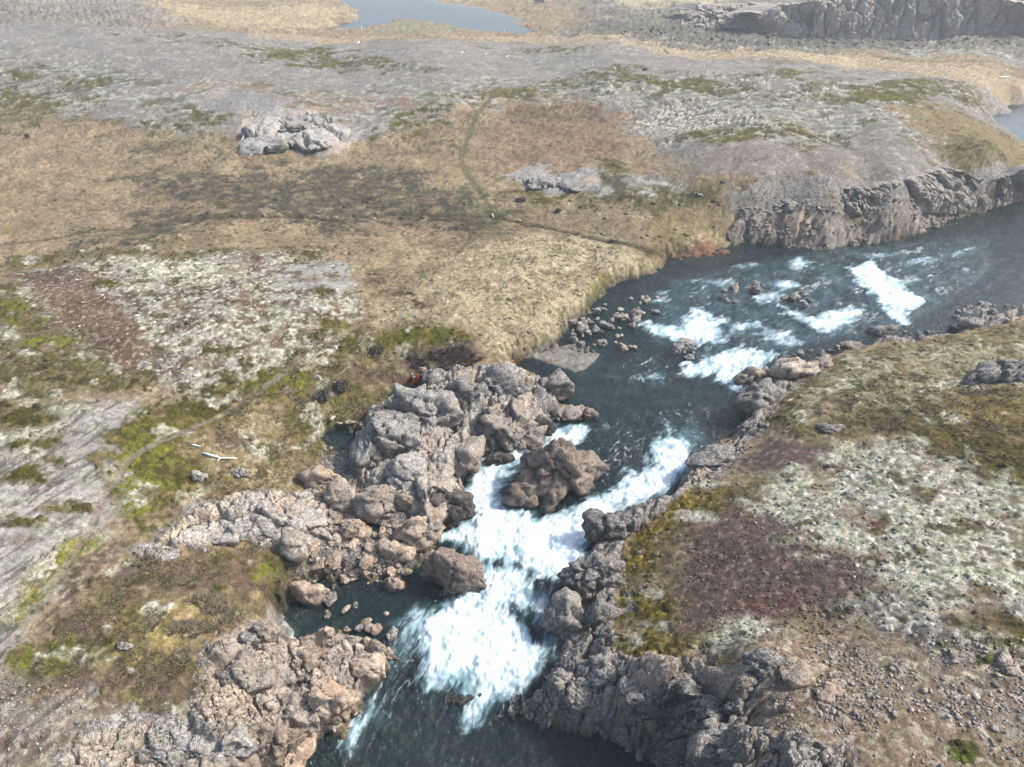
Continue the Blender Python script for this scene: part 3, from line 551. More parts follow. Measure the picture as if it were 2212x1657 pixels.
FLOW = on_water([(2300,520),(2100,570),(1950,640),(1800,690),(1650,770),(1520,850),(1470,950),(1400,1040),(1250,1120),(1130,1180),(1090,1260),(1060,1350),(1000,1450),(950,1540),(900,1640),(850,1900)])
GX, GY = P[:, 0], P[:, 1]
inw = sdf(P, RIVER, 14.0); keep = inw < 1.2
cell = keep[F].all(1); fs = F[cell]; u, inv = np.unique(fs.ravel(), return_inverse=True)
q = P[u]
# flow coordinates: arc length along the stream and offset across it
best = np.full(len(q), 1e12); s_ = np.zeros(len(q)); acc = 0; o_ = np.zeros(len(q))
for a, b in zip(FLOW[:-1], FLOW[1:]):
    e = b - a; l = np.linalg.norm(e); w_ = q - a; tt = np.clip((w_ @ e) / (l * l), 0, 1); r_ = w_ - tt[:, None] * e; d = (r_ ** 2).sum(-1)
    m = d < best; best = np.where(m, d, best); s_ = np.where(m, acc + tt * l, s_); o_ = np.where(m, (e[0] * r_[:, 1] - e[1] * r_[:, 0]) / l, o_); acc += l
fn_ = fbm2(q[:, 0], q[:, 1], 2.2, 4, 91); wx, wy = q[:, 0] + 1.1 * fbm2(q[:, 0], q[:, 1], 1.6, 2, 93), q[:, 1] + 1.1 * fbm2(q[:, 0], q[:, 1], 1.6, 2, 94)
streak = fbm2(s_ + .8 * fn_, (o_ + .5 * fn_) * 3.0, 2.2, 4, 95, .6)
veins = 1 - np.abs(fbm2((s_ + wx - q[:, 0]) * .45, o_ + wy - q[:, 1], 1.0, 3, 97)) * 3.2
long = fbm2(s_ + 1.2 * fn_, (o_ + .8 * fn_) * 3.4, 5.0, 4, 99, .55)
fine0 = fbm2(s_, o_ * 2.4, 1.1, 3, 92, .6); hair0 = fbm2(s_ * .6, o_ * 2.6, 1.2, 4, 96, .62); fm = np.zeros(len(q)); fmw = np.zeros(len(q))
for k, pts in FOAM:
    d = sdf(q, on_water(pts), 5) + 1.0 * fn_ + .9 * streak + .8 * long; up_ = 1.0 if np.mean([p_[1] for p_ in pts]) < 800 else 0.0; fm = np.maximum(fm, k * sstep(1.1 + .1 * up_, -1.7 - .3 * up_, d + 1.0 * up_ * (streak + hair0))); fmw = np.maximum(fmw, k * sstep(.9, -1.2, d + .5 * fine0))
fmv = np.zeros(len(q))
for pts in ([(900,1290),(1010,1190),(1180,1250),(1260,1330),(1200,1470),(1060,1580),(900,1560),(850,1400)], [(780,1380),(900,1300),(920,1480),(820,1640),(700,1640)], [(1320,900),(1480,860),(1600,880),(1560,970),(1440,1080),(1240,1060),(1280,960)], [(1330,760),(1480,760),(1460,850),(1330,840)], [(960,1130),(1040,1060),(1300,1080),(1300,1200),(1150,1290),(960,1230)]):
    fmv = np.maximum(fmv, .5 * sstep(1.0, -1.5, sdf(q, on_water(pts), 5) + .8 * fn_))
fmv = np.maximum(fmv, fm)
fine = fbm2(s_ + .5 * fn_, o_ * 2.2, .55, 3, 98, .6)
hair = fbm2(s_ * .6 + .5 * fn_, (o_ + .35 * fn_) * 2.6, .8, 4, 96, .62)
Fv = 1.12 * fm + .48 * streak + .42 * hair + .15 * fine
foam = sstep(.30, 1.05, Fv) * sstep(.05, .4, fm)
foam = np.maximum(foam, .34 * sstep(.1, .75, fmw + .3 * hair + .2 * streak))
foam = np.maximum(foam, .55 * sstep(.15, .5, fmv) * sstep(.28, .70, hair + .5 * long))
foam = np.maximum(foam, .30 * sstep(.2, .5, fmv) * sstep(.80, 1.0, veins))
foam = np.maximum(foam, .80 * sstep(.22, .40, fm) * sstep(.16, .50, long + .30 * hair))
edge = sstep(.55, .1, np.abs(inw[u])); near_w = np.clip(q[:, 1] / 40, .6, 1.6)
turb = fbm2(q[:, 0], q[:, 1], 1.4, 4, 101); rip = fbm2(s_, o_ * 1.6, .7, 3, 103)
zwq = zw[u] + fm * (.10 + .60 * turb + .32 * np.abs(fbm2(q[:, 0], q[:, 1], .6, 3, 105)) + .15 * streak) + (.03 + .08 * sstep(.05, .5, fmv)) * rip
shallow = sstep(0.75, .15, zwq - Z[u])
wv = np.stack([q[:, 0], q[:, 1], zwq], -1)
wm, N, L = new_mat('river_water')
fa = node(N, 'ShaderNodeAttribute', attribute_name='foam'); aer = node(N, 'ShaderNodeAttribute', attribute_name='aerated'); geo = node(N, 'ShaderNodeNewGeometry'); co = geo.outputs['Position']
rp = tex_noise(N, L, co, 4.0, 4, .6, .6); rp2 = tex_noise(N, L, co, 1.3, 3, .5, .4)
bp = node(N, 'ShaderNodeBump'); bp.inputs['Strength'].default_value = .7; bp.inputs['Distance'].default_value = .14
L.new(math_n(N, L, 'ADD', rp, rp2), bp.inputs['Height'])
tr = node(N, 'ShaderNodeBsdfTransparent'); L.new(mixc(N, L, aer.outputs['Fac'], (.52, .67, .67), (.46, .66, .69)), tr.inputs['Color'])
df = node(N, 'ShaderNodeBsdfDiffuse'); L.new(mixc(N, L, aer.outputs['Fac'], (.022, .048, .054), (.20, .35, .38)), df.inputs['Color'])
body = node(N, 'ShaderNodeMixShader'); L.new(math_n(N, L, 'ADD', math_n(N, L, 'MULTIPLY', aer.outputs['Fac'], .52), .24, True), body.inputs[0]); L.new(tr.outputs[0], body.inputs[1]); L.new(df.outputs[0], body.inputs[2])
gl = node(N, 'ShaderNodeBsdfGlossy'); gl.inputs['Roughness'].default_value = .08; L.new(bp.outputs['Normal'], gl.inputs['Normal'])
fr = node(N, 'ShaderNodeFresnel'); fr.inputs['IOR'].default_value = 1.33; L.new(bp.outputs['Normal'], fr.inputs['Normal'])
surf = node(N, 'ShaderNodeMixShader'); L.new(fr.outputs[0], surf.inputs[0]); L.new(body.outputs[0], surf.inputs[1]); L.new(gl.outputs[0], surf.inputs[2])
fd = node(N, 'ShaderNodeBsdfPrincipled'); fd.inputs['Roughness'].default_value = .8; fd.inputs['Base Color'].default_value = (.78, .83, .85, 1)
fl = node(N, 'ShaderNodeAttribute', attribute_name='flow'); fnn = tex_noise(N, L, fl.outputs['Vector'], 3.2, 7, .72, .5); fnn2 = tex_noise(N, L, co, 3.0, 4, .6, .8)
bp2 = node(N, 'ShaderNodeBump'); bp2.inputs['Strength'].default_value = .6; bp2.inputs['Distance'].default_value = .16; L.new(math_n(N, L, 'ADD', fnn, fnn2), bp2.inputs['Height']); L.new(bp2.outputs['Normal'], fd.inputs['Normal'])
ft = tex_noise(N, L, fl.outputs['Vector'], 1.1, 6, .65, .6); L.new(ramp(N, L, ft, [(.34, (.50, .66, .71)), (.50, (.72, .80, .83)), (.66, (.86, .89, .90))]), fd.inputs['Base Color'])
fac = math_n(N, L, 'ADD', fa.outputs['Fac'], math_n(N, L, 'MULTIPLY', math_n(N, L, 'SUBTRACT', fnn, .5), 1.0))
facr = node(N, 'ShaderNodeMapRange'); facr.inputs['From Min'].default_value = .15; facr.inputs['From Max'].default_value = 1.0; L.new(fac, facr.inputs['Value'])
allm = node(N, 'ShaderNodeMixShader'); L.new(facr.outputs[0], allm.inputs[0]); L.new(surf.outputs[0], allm.inputs[1]); L.new(fd.outputs[0], allm.inputs[2])
out = node(N, 'ShaderNodeOutputMaterial'); L.new(allm.outputs[0], out.inputs[0])
me = mesh_from('river', wv, inv.reshape(-1, 4), True, [wm]); flt_attr(me, 'foam', foam); flt_attr(me, 'aerated', np.clip(sstep(.12, .85, fmw + .25 * fn_), 0, 1)); col_attr(me, 'flow', np.stack([s_ * .55 + .3 * fn_, o_ * 2.0 + .5 * fn_, 0 * s_], -1))
link('river', me, kind='structure')

def water_sheet(name, poly, z, mat, n=1):
    lo, hi = poly.min(0) - 6, poly.max(0) + 6; nx = ny = 40
    xs, ys = np.linspace(lo[0], hi[0], nx), np.linspace(lo[1], hi[1], ny); g = np.stack(np.meshgrid(xs, ys), -1).reshape(-1, 2)
    i = np.arange(nx * ny).reshape(ny, nx); f = np.stack([i[:-1, :-1], i[:-1, 1:], i[1:, 1:], i[1:, :-1]], -1).reshape(-1, 4)
    k = (sdf(g, poly, 20) < max(hi - lo) / 30)[f].any(1)
    me = mesh_from(name, np.concatenate([g, np.full((len(g), 1), z)], 1), f[k], True, [mat]); flt_attr(me, 'foam', np.zeros(len(g))); flt_attr(me, 'aerated', np.zeros(len(g)))
    return link(name, me, kind='structure')
wm2 = wm.copy(); wm2.name = 'calm_river_water'
for n_ in wm2.node_tree.nodes:
    if n_.type == 'BUMP' and abs(n_.inputs['Strength'].default_value - .7) < .01: n_.inputs['Strength'].default_value = .16
    if n_.type == 'FRESNEL': n_.inputs['IOR'].default_value = 1.7
water_sheet('river', FAR_RIVER, 0.3, wm2); water_sheet('river', RIGHT_RIVER, 1.0, wm2)
for poly, lvl in PW:
    lo, hi = poly.min(0) - .4, poly.max(0) + .4
    me = mesh_from('pool', [(lo[0], lo[1], lvl), (hi[0], lo[1], lvl), (hi[0], hi[1], lvl), (lo[0], hi[1], lvl)], [(0, 1, 2, 3)], True, [wm])
    flt_attr(me, 'foam', np.zeros(4)); flt_attr(me, 'aerated', np.zeros(4)); link('pool', me, kind='structure')

# ------------------------------------------------------------------ rock
rm, N, L = new_mat('basalt_rock')
at = node(N, 'ShaderNodeAttribute', attribute_name='Col'); lc = node(N, 'ShaderNodeAttribute', attribute_name='lichen')
geo = node(N, 'ShaderNodeNewGeometry'); co = geo.outputs['Position']
oi = node(N, 'ShaderNodeObjectInfo')
n1 = tex_noise(N, L, co, 1.6, 6, .65, .4); n2 = tex_noise(N, L, co, 7.0, 6, .65); n3 = tex_noise(N, L, co, 22.0, 3, .6)
v = mixc(N, L, 1.0, at.outputs['Color'], ramp(N, L, n1, [(.28, grey(.55)), (.5, grey(1.0)), (.72, (1.30, 1.25, 1.20))]), 'MULTIPLY')
v = mixc(N, L, 1.0, v, ramp(N, L, n2, [(.30, grey(.62)), (.5, grey(1.0)), (.70, grey(1.28))]), 'MULTIPLY')
v = mixc(N, L, 1.0, v, ramp(N, L, oi.outputs['Random'], [(0, (.80, .79, .78)), (.5, grey(1.0)), (1, (1.18, 1.14, 1.10))]), 'MULTIPLY')
sp = ramp(N, L, n3, [(.50, grey(0)), (.57, grey(1))]); spc = ramp(N, L, n2, [(.46, grey(0)), (.54, grey(1))])
n4 = tex_noise(N, L, co, 4.2, 7, .72, .3); dk = math_n(N, L, 'MULTIPLY', ramp(N, L, n4, [(.34, grey(1)), (.46, grey(0))]), .42)
v = mixc(N, L, dk, v, (.055, .052, .05))
up = node(N, 'ShaderNodeSeparateXYZ'); L.new(geo.outputs['Normal'], up.inputs[0])
lf = math_n(N, L, 'MULTIPLY', math_n(N, L, 'MULTIPLY', sp, spc), math_n(N, L, 'MULTIPLY', lc.outputs['Fac'], math_n(N, L, 'ADD', math_n(N, L, 'MULTIPLY', up.outputs[2], .8), .25, True), True))
v = mixc(N, L, math_n(N, L, 'MULTIPLY', lf, .75), v, (.52, .52, .50))
vo = node(N, 'ShaderNodeTexVoronoi', feature='DISTANCE_TO_EDGE'); vo.inputs['Scale'].default_value = 1.15
wp = node(N, 'ShaderNodeVectorMath', operation='ADD'); nz = node(N, 'ShaderNodeTexNoise'); nz.inputs['Scale'].default_value = 1.4; nz.inputs['Detail'].default_value = 4; L.new(co, nz.inputs['Vector'])
L.new(co, wp.inputs[0]); L.new(nz.outputs['Color'], wp.inputs[1]); L.new(wp.outputs[0], vo.inputs['Vector'])
cr = ramp(N, L, vo.outputs['Distance'], [(0, grey(0)), (.045, grey(1))])
hb = math_n(N, L, 'ADD', math_n(N, L, 'MULTIPLY', n2, .5), math_n(N, L, 'ADD', math_n(N, L, 'MULTIPLY', n3, .18), math_n(N, L, 'MULTIPLY', cr, .35)))
bp = node(N, 'ShaderNodeBump'); bp.inputs['Strength'].default_value = .85; bp.inputs['Distance'].default_value = .16; L.new(hb, bp.inputs['Height'])
bs = node(N, 'ShaderNodeBsdfPrincipled'); L.new(v, bs.inputs['Base Color']); L.new(bp.outputs['Normal'], bs.inputs['Normal'])
wa = node(N, 'ShaderNodeAttribute', attribute_name='wet'); L.new(math_n(N, L, 'SUBTRACT', .88, math_n(N, L, 'MULTIPLY', wa.outputs['Fac'], .5)), bs.inputs['Roughness'])
bs.inputs['Specular IOR Level'].default_value = .35
out = node(N, 'ShaderNodeOutputMaterial'); L.new(bs.outputs[0], out.inputs[0])
ROCKC = {'g': ((168,163,156), 1.0, 0), 't': ((198,179,160), .3, 0), 'd': ((100,92,86), .1, .8), 'r': ((158,142,128), .2, .1), 'y': ((216,190,146), .15, 0), 'k': ((138,132,125), 1.0, 0), 'n': ((126,120,113), 1.0, 0), 'b': ((176,164,150), .6, 0), 'c': ((176,166,154), .7, 0)}

for me in ROCKY: me.materials[0] = rm
def ico(sub):
    import bmesh
    bm = bmesh.new(); bmesh.ops.create_icosphere(bm, subdivisions=sub, radius=1.0)
    v = np.array([x.co[:] for x in bm.verts]); f = np.array([[x.index for x in p.verts] for p in bm.faces]); bm.free(); return v / np.linalg.norm(v, axis=1, keepdims=True), f
ICO = {k: ico(k) for k in (1, 2, 3, 4, 5, 6)}
def rock_shape(sub, dims, seed, crack=1.0, rough=1.0, facets=16, tilt=1.0):
    """faceted, jointed boulder centred on the origin"""
    d, f = ICO[sub]; r_ = np.random.default_rng(seed); facets = int(facets * 1.5)
    n = r_.normal(size=(facets, 3)); n /= np.linalg.norm(n, axis=1, keepdims=True); off = r_.uniform(.60, .98, facets)
    g = np.maximum(d @ n.T, 0) / off
    r = np.minimum(((g ** 22).sum(1) + .5 ** 22) ** (-1 / 22), 1.3)
    p = d * r[:, None] * np.asarray(dims) / 2
    S = float(np.mean(dims)); o = r_.uniform(-50, 50, 3)
    dirn = d / np.asarray(dims); dirn /= np.linalg.norm(dirn, axis=1, keepdims=True)
    if sub >= 3:
        q = p + o + S * .05 * np.stack([fbm3(p + o, S * .35, 2, 5), fbm3(p + o, S * .35, 2, 6), fbm3(p + o, S * .35, 2, 8)], -1)
        ax = r_.uniform(.7, 1.5, 3)
        d1, d2, cid, tl = worley(q * ax, S * .42, seed % 97)
        disp = .06 * ((cid % 101) / 101.0 - .5) + .12 * tilt * tl - crack * .095 * sstep(.09, .0, d2 - d1)
        if sub >= 4:
            e1, e2, ci, tl = worley(q * ax[::-1], S * .17, seed % 89 + 3)
            disp = disp + .022 * ((ci % 101) / 101.0 - .5) + .045 * tilt * tl - crack * .030 * sstep(.12, 0, e2 - e1)
        disp = disp + rough * (.045 * fbm3(p + o, S * .5, 4, 2, .5) + .012 * fbm3(p + o, S * .10, 3, 9, .6, True))
    else:
        disp = rough * (.10 * fbm3(p + o, S * .5, 2, 2) + .05 * r_.uniform(-1, 1, len(p)))
    return p + dirn * (disp * S)[:, None], f
def rock_mesh(name, verts, f, kind, seed, base_z=None):
    c, li, wt = ROCKC[kind]; r_ = np.random.default_rng(seed + 5)
    me = mesh_from(name, verts, f, False, [rm]); S = float(np.ptp(verts, axis=0).mean())
    n = fbm3(verts + r_.uniform(-90, 90, 3), max(S * .3, .2), 3, 3)[:, None]
    cc = lin(c)[None] * (1 + .35 * n) * (1 + .10 * r_.normal()); warm = lin((188,152,118))[None]
    if kind in 'gtb': cc = cc + (warm - cc) * (sstep(.12, .3, -n) * (.5 if kind == 't' else .3))
    col_attr(me, 'Col', np.clip(cc, .01, .7)); flt_attr(me, 'lichen', np.full(len(verts), li)); flt_attr(me, 'wet', np.full(len(verts), wt)); return me
def anchor(dx, dy, lift=0.0, water=False):
    """world point on the ground (or water) seen at a pixel"""
    z = float((waterD if water else landD)(np.array([[dx, dy]]) / 1475.0)[0])
    for _ in range(4):
        x, y = U(dx, dy, z + lift); z = .5 * z + .5 * max(float(surface_z([(x, y)])[0]), float(waterW(warp(np.array([[x, y]])))[0]) if water else -9)
    return x, y, z
def boulder(name, dx, dy, w, h, kind, label, cat='boulder', k=.5, yaw=None, sub=None, group=None, water=False, seed=None, dz=0.0, crack=1.0, facets=16, tilt=1.0):
    seed = seed if seed is not None else int(dx * 7 + dy * 13) % 9973
    z0 = float((waterD if water else landD)(np.array([[dx, dy]]) / 1475.0)[0]); x, y = U(dx, dy, z0)
    m = depth_of(x, y, z0) / FPX; sx = w * m; sz = k * min(sx, h * m * 1.3)
    x, y, z0 = anchor(dx, dy, .22 * sz, water)
    phi = math.atan2(CZ - z0, y); sy = max((h * m - sz * math.cos(phi)) / math.sin(phi), .55 * sx)
    if sub is None: sub = 5 if w * h > 9000 else 4
    v, f = rock_shape(sub, (sx * 1.30, sy * 1.30, sz * 2.1), seed, crack, 1.0, facets, tilt)
    a = yaw if yaw is not None else random.uniform(-.25, .25); ca, sa = math.cos(a), math.sin(a)
    v = np.stack([v[:, 0] * ca - v[:, 1] * sa, v[:, 0] * sa + v[:, 1] * ca, v[:, 2]], -1)
    me = rock_mesh(name, v, f, kind, seed); wp_ = v + (x, y, z0 + .14 * sz + dz); dr = sdf(wp_[:, :2], RIVER, 4.0)
    if dr.min() < .6:
        hgt = wp_[:, 2] - waterW(warp(wp_[:, :2])); wt = sstep(.55, .2, hgt + .25 * fbm3(wp_, .8, 2, 3)) * sstep(1.2, .3, dr)
        c4 = np.empty(len(v) * 4, np.float32); me.attributes['Col'].data.foreach_get('color', c4); c4 = c4.reshape(-1, 4); c4[:, :3] *= (1 - .62 * wt)[:, None]; me.attributes['Col'].data.foreach_set('color', c4.ravel())
        me.attributes['wet'].data.foreach_set('value', np.maximum(wt, ROCKC[kind][2]).astype(np.float32))
    o = link(name, me, None, label, cat, group); o.location = (x, y, z0 + .14 * sz + dz); return o

B = lambda *a, **k: boulder('boulder', *a, **k)
O = lambda *a, **k: boulder('rock_outcrop', *a, cat='rock outcrop', **{**k, 'dz': k.get('dz', 0) - (0 if k.get('water') else .75)})
# -- the grey outcrop on the near bank
O(925,880,135,135,'g','largest domed grey lichen rock at the top of the bankside outcrop', k=.62, seed=11)
O(862,925,110,130,'g','rounded pale grey rock just below the big domed rock', k=.6, seed=12)
O(800,945,66,120,'g','narrow upright grey rock edging the small dark pool', k=.8, seed=13)
O(880,1010,130,110,'g','broad grey speckled rock in the middle of the outcrop', k=.5, seed=14)
O(935,1030,80,150,'b','tall grey buff rock wall above the dark wet boulder', k=.6, seed=15)
O(836,1068,95,105,'b','blunt grey rock with tan base above the rubble slope', k=.65, seed=16)
B(999,985,72,100,'b','smooth boulder with tan front beside the upper foam chute', k=.75, seed=17, facets=10)
O(1050,935,110,110,'g','cracked grey ridge rock left of the foam chute', k=.55, seed=18)
O(1110,890,100,120,'b','grey ridge rock with orange stained crack facing the pool', k=.6, seed=19)
O(1165,865,80,110,'k','upstream end of grey ridge beside the clear pool', k=.65, seed=20)
B(1160,930,76,52,'d','dark wet boulder where the upper foam chute begins', k=.5, water=True, seed=21)
B(1228,893,84,36,'b','low tongue of rock reaching into the clear pool', k=.4, water=True, yaw=.4, seed=22)
B(1200,838,80,60,'k','dark lumpy rock at brown backwater edge', k=.5, seed=23)
B(1090,835,95,55,'k','low dark rock behind the grey ridge near rusty seep', k=.5, seed=24)
B(1010,842,95,60,'k','dark cracked rock between domed rock and turf bank', k=.5, seed=25)
B(945,818,56,46,'k','small dark rock beside the orange rust pool', k=.5, seed=26)
B(1275,898,34,26,'r','small brown rock alone in the clear pool', k=.6, water=True, seed=27)
B(962,1100,125,92,'d','large dark wet boulder against the foam below the outcrop', k=.6, seed=28)
B(905,1150,92,66,'t','broad tan cracked boulder at the foot of rubble slope', k=.6, seed=29)
B(857,1190,70,46,'t','low tan boulder on the lower rubble slope', k=.5, seed=30)
B(700,1035,80,56,'t','pale tan broken rock beside the heath hollow', k=.5, seed=31)
B(738,1075,70,60,'b','grey tan block at the top of rubble slope', k=.55, seed=32)
B(874,1082,40,36,'t','squat tan boulder wedged beneath the blunt grey rock', k=.7, seed=33)
B(765,1145,50,40,'t','rounded tan boulder in the middle of the rubble', k=.75, seed=34)
B(850,1265,56,44,'t','tan boulder at the calm pool edge of the rubble', k=.6, seed=35)
# -- island in the chute and rocks in the white water
O(1185,1030,165,125,'r','large brown rock island splitting the white chute', k=.62, water=True, seed=41)
O(1128,1075,92,70,'r','lower left shoulder of the rock island in foam', k=.6, water=True, seed=42)
O(1262,1008,90,54,'r','low right end of the rock island', k=.4, water=True, seed=43)
B(1080,990,58,30,'d','black wet rock poking out of upper foam chute', k=.5, water=True, seed=44)
B(978,1243,118,88,'r','big reddish boulder between white pool and calm pool', k=.7, water=True, seed=45)
B(1260,1270,60,46,'d','submerged brown rock below the white pool', k=.2, water=True, seed=46, dz=-.25)
B(992,1503,64,26,'d','dark ledge rock under the lower cascade lip', k=.3, water=True, seed=47, dz=-.1)
# -- calm pool rocks
B(660,1283,84,72,'t','pale two lobed boulder on the calm pool shore', k=.6, seed=51)
B(797,1440,80,50,'t','flat tan boulder at the outlet of the calm pool', k=.5, water=True, seed=52)
B(828,1416,56,44,'t','tan boulder leaning on the flat one at pool outlet', k=.6, water=True, seed=53)
B(706,1372,34,36,'t','upright tan rock standing at the calm pool outlet shore', k=.9, seed=54)
B(570,1370,66,56,'b','grey cracked boulder beside white pebble beach', k=.6, seed=55)
B(533,1385,40,40,'k','small dark grey boulder at the heath edge', k=.7, seed=56)
# -- lower left outcrop
O(520,1435,120,105,'b','pale cracked outcrop below the heath edge', k=.5, seed=61)
O(585,1450,90,100,'b','grey tan outcrop shoulder beside the pebble beach', k=.5, seed=62)
O(478,1492,80,84,'y','yellowish broken rock at the heath corner', k=.45, seed=63)
O(660,1430,130,76,'t','fractured tan slab rock facing the calm pool', k=.5, seed=64)
O(690,1500,120,96,'t','blocky tan rock above the lower side channel', k=.55, seed=65)
O(610,1520,110,80,'b','low fractured grey rock in the lower outcrop', k=.45, seed=66)
O(575,1590,120,90,'t','large smooth tan rock above the bottom pool', k=.6, seed=67)
B(648,1610,58,110,'t','pointed tan boulder tapering down to bottom pool', k=.6, seed=68, yaw=-.35)
B(655,1550,84,50,'b','slanted grey slab above the pointed tan boulder', k=.5, seed=69, yaw=-.5)
O(490,1570,110,74,'g','white speckled rock beside the large smooth tan rock', k=.45, seed=70)
O(400,1590,150,84,'g','broad white lichen outcrop at the heath bottom', k=.4, seed=71)
O(290,1615,140,80,'g','flat lichen outcrop in the lower left', k=.35, seed=72)
O(430,1650,150,76,'b','grey tan outcrop at the bottom edge', k=.45, seed=73)
O(190,1640,110,70,'g','pale lichen ledge beside the dark ground crack', k=.35, seed=74)
# -- pale outcrop above the heath
O(620,1110,140,96,'g','pale grey lichen outcrop above the rubble top', k=.5, seed=81)
O(520,1125,120,76,'g','middle part of the pale lichen outcrop ridge', k=.4, seed=82)
O(425,1140,110,56,'g','thin upper part of pale lichen outcrop ridge', k=.35, seed=83)
O(330,1185,80,36,'g','last low patch of pale outcrop by the gravel', k=.3, seed=84)
B(640,1180,76,50,'b','grey block under the pale outcrop beside rubble', k=.6, seed=85)
B(517,1022,40,20,'g','white lichen stone lying in the moss heath', k=.5, seed=86)
B(428,1030,34,26,'g','pale stone by the green moss bank', k=.6, seed=87)
B(265,1395,32,20,'g','pale stone in the heath near gravel track', k=.5, seed=88)
# -- right bank
B(1318,1135,96,84,'k','grey lichen boulder right of the white pool', k=.65, seed=91)
B(1282,1240,116,80,'k','cracked lichen boulder with tan underside on the right bank', k=.6, seed=92)
B(1232,1340,88,92,'k','dark lichen boulder opposite the lower cascade', k=.65, seed=93)
B(1292,1330,66,64,'k','rounded dark boulder behind the bank boulder by lower cascade', k=.7, seed=94)
O(1240,1470,110,105,'k','lichen crusted buttress at the lower cascade right bank', k=.65, seed=95)
O(1320,1425,100,80,'k','lumpy lichen rock under the yellow moss', k=.5, seed=96)
O(1400,1475,110,70,'k','dark lichen ledge above the canyon wall', k=.45, seed=97)
B(1545,985,116,36,'k','long rounded rock along the clear pool right shore', k=.4, seed=98, yaw=.45)
B(1640,862,84,76,'k','dark lichen rock where rapids drop into clear pool', k=.65, seed=99)
B(1622,818,64,42,'b','tan grey rock beside the lowest rapid', k=.6, seed=100)
B(1720,795,90,46,'b','tan angular rock on the right rapids shore', k=.5, seed=101)
B(1765,790,60,36,'b','small tan rock next to the angular shore rock', k=.5, seed=102)
O(2165,800,120,76,'k','dark crag rising from the right hillside', k=.7, seed=103)
O(2230,810,80,70,'k','second dark crag at the right frame edge', k=.7, seed=104)
B(1790,925,50,22,'k','lone lichen stone on the right bank moss', k=.5, seed=105)
B(1840,745,56,22,'b','flat rock on the right shore below the big rapid', k=.5, seed=106)
B(1915,715,60,34,'k','dark rock heap on the right shore near big rapid', k=.5, seed=107)
B(2090,700,66,36,'k','dark shore rock at the upper right bend', k=.5, seed=108)
B(2110,672,60,26,'k','low shore rock upstream at the upper right bend', k=.5, seed=109)
# -- rocks on the lower right slope
O(1480,1520,110,90,'k','dark lichen crag right of the canyon gully', k=.5, seed=111)
O(1560,1590,130,100,'k','big white lichen crag at the canyon rim', k=.55, seed=112)
B(1610,1490,64,56,'b','pale split boulder at the canyon rim', k=.7, seed=113)
B(1650,1440,84,52,'k','dark lichen rock at top of stony slope', k=.6, seed=114)
B(1725,1455,80,40,'t','flat tan slab set in brown gravel', k=.35, seed=115, facets=9)
B(1585,1530,50,44,'k','small dark boulder at the canyon rim', k=.7, seed=116)
O(1680,1600,120,80,'g','white speckled crag at the bottom edge of slope', k=.5, seed=117)
O(1780,1650,120,60,'g','pale low crag at the bottom frame edge', k=.4, seed=118)
B(1800,1500,90,34,'t','half buried tan slab in the brown gravel', k=.25, seed=119)
B(1680,1530,26,16,'t','small tan stone near the pale split boulder', k=.6, seed=120)
B(2180,1440,44,56,'b','long pale slab at the right frame edge', k=.3, seed=121)
B(2080,1420,50,20,'b','thin pale slab among grey lichen gravel', k=.4, seed=122)
B(1950,1440,50,14,'b','slim pale ledge stone in grey gravel', k=.4, seed=123)
B(1700,1530,30,20,'b','pointed grey stone half buried on the brown gravel', k=.8, seed=124)
boulder('rock_outcrop', 600, 288, 170, 72, 'g', 'left dome of the grey lichen outcrop on the far grassland', 'rock outcrop', k=.28, sub=5, seed=131, facets=34, tilt=.8, dz=-.5)
boulder('rock_outcrop', 690, 290, 140, 66, 'g', 'right dome of the grey lichen outcrop on the far grassland', 'rock outcrop', k=.26, sub=5, seed=135, facets=34, tilt=.8, dz=-.5)
boulder('rock_outcrop', 650, 262, 150, 40, 'g', 'low rear part of the lichen outcrop on the far grassland', 'rock outcrop', k=.18, sub=5, seed=136, facets=34, tilt=.8, dz=-.3)
boulder('rock_outcrop', 1180, 388, 110, 34, 'g', 'low flat pale rock right of the trail', 'rock outcrop', k=.18, sub=5, seed=134, facets=34, tilt=.7, dz=-.3)
boulder('rock_outcrop', 1255, 396, 90, 28, 'g', 'second low flat pale rock near far gravel', 'rock outcrop', k=.16, sub=4, seed=137, facets=34, tilt=.7, dz=-.3)
# -- stones one can count but not tell apart: shared meshes
STONES = {k: [rock_mesh('stone', *rock_shape(2, (1.0, random.uniform(.7, 1.0), random.uniform(.5, .8)), 700 + 31 * i + ord(k), .7, 1.0, 12), k, 700 + i) for i in range(7)] for k in 'tbkrd'}
for ms in STONES.values():
    for me in ms: me.polygons.foreach_set('use_smooth', np.zeros(len(me.polygons), bool))
def stones(n, poly, size, kinds, label, group, water=False, name='stone'):
    poly = np.array(poly, float); lo, hi = poly.min(0), poly.max(0); c = 0; placed = []
    while c < n:
        p = np.array([random.uniform(lo[0], hi[0]), random.uniform(lo[1], hi[1])])
        if sdf(p[None], poly, 1e4)[0] > 0: continue
        s = size[0] + (size[1] - size[0]) * random.random() ** 2.2
        x, y, z = anchor(p[0], p[1], 0, water)
        o = link(name, random.choice(STONES[random.choice(kinds)]), None, label, 'stone' if name == 'stone' else 'rock', group)
        o.location = (x, y, z + .10 * s); o.scale = (s * random.uniform(.8, 1.3), s * random.uniform(.75, 1.1), s * random.uniform(.7, 1.1)); o.rotation_euler = (random.uniform(-.3, .3), random.uniform(-.3, .3), random.uniform(0, 6.28)); c += 1
stones(140, [(690,1060),(770,1090),(820,1120),(930,1165),(945,1195),(900,1235),(860,1245),(760,1255),(690,1240),(650,1220),(690,1160)], (.28,1.1), 'tttb', 'angular tan stone in the rubble slope between outcrop and calm pool', 'tan stones of the rubble slope')
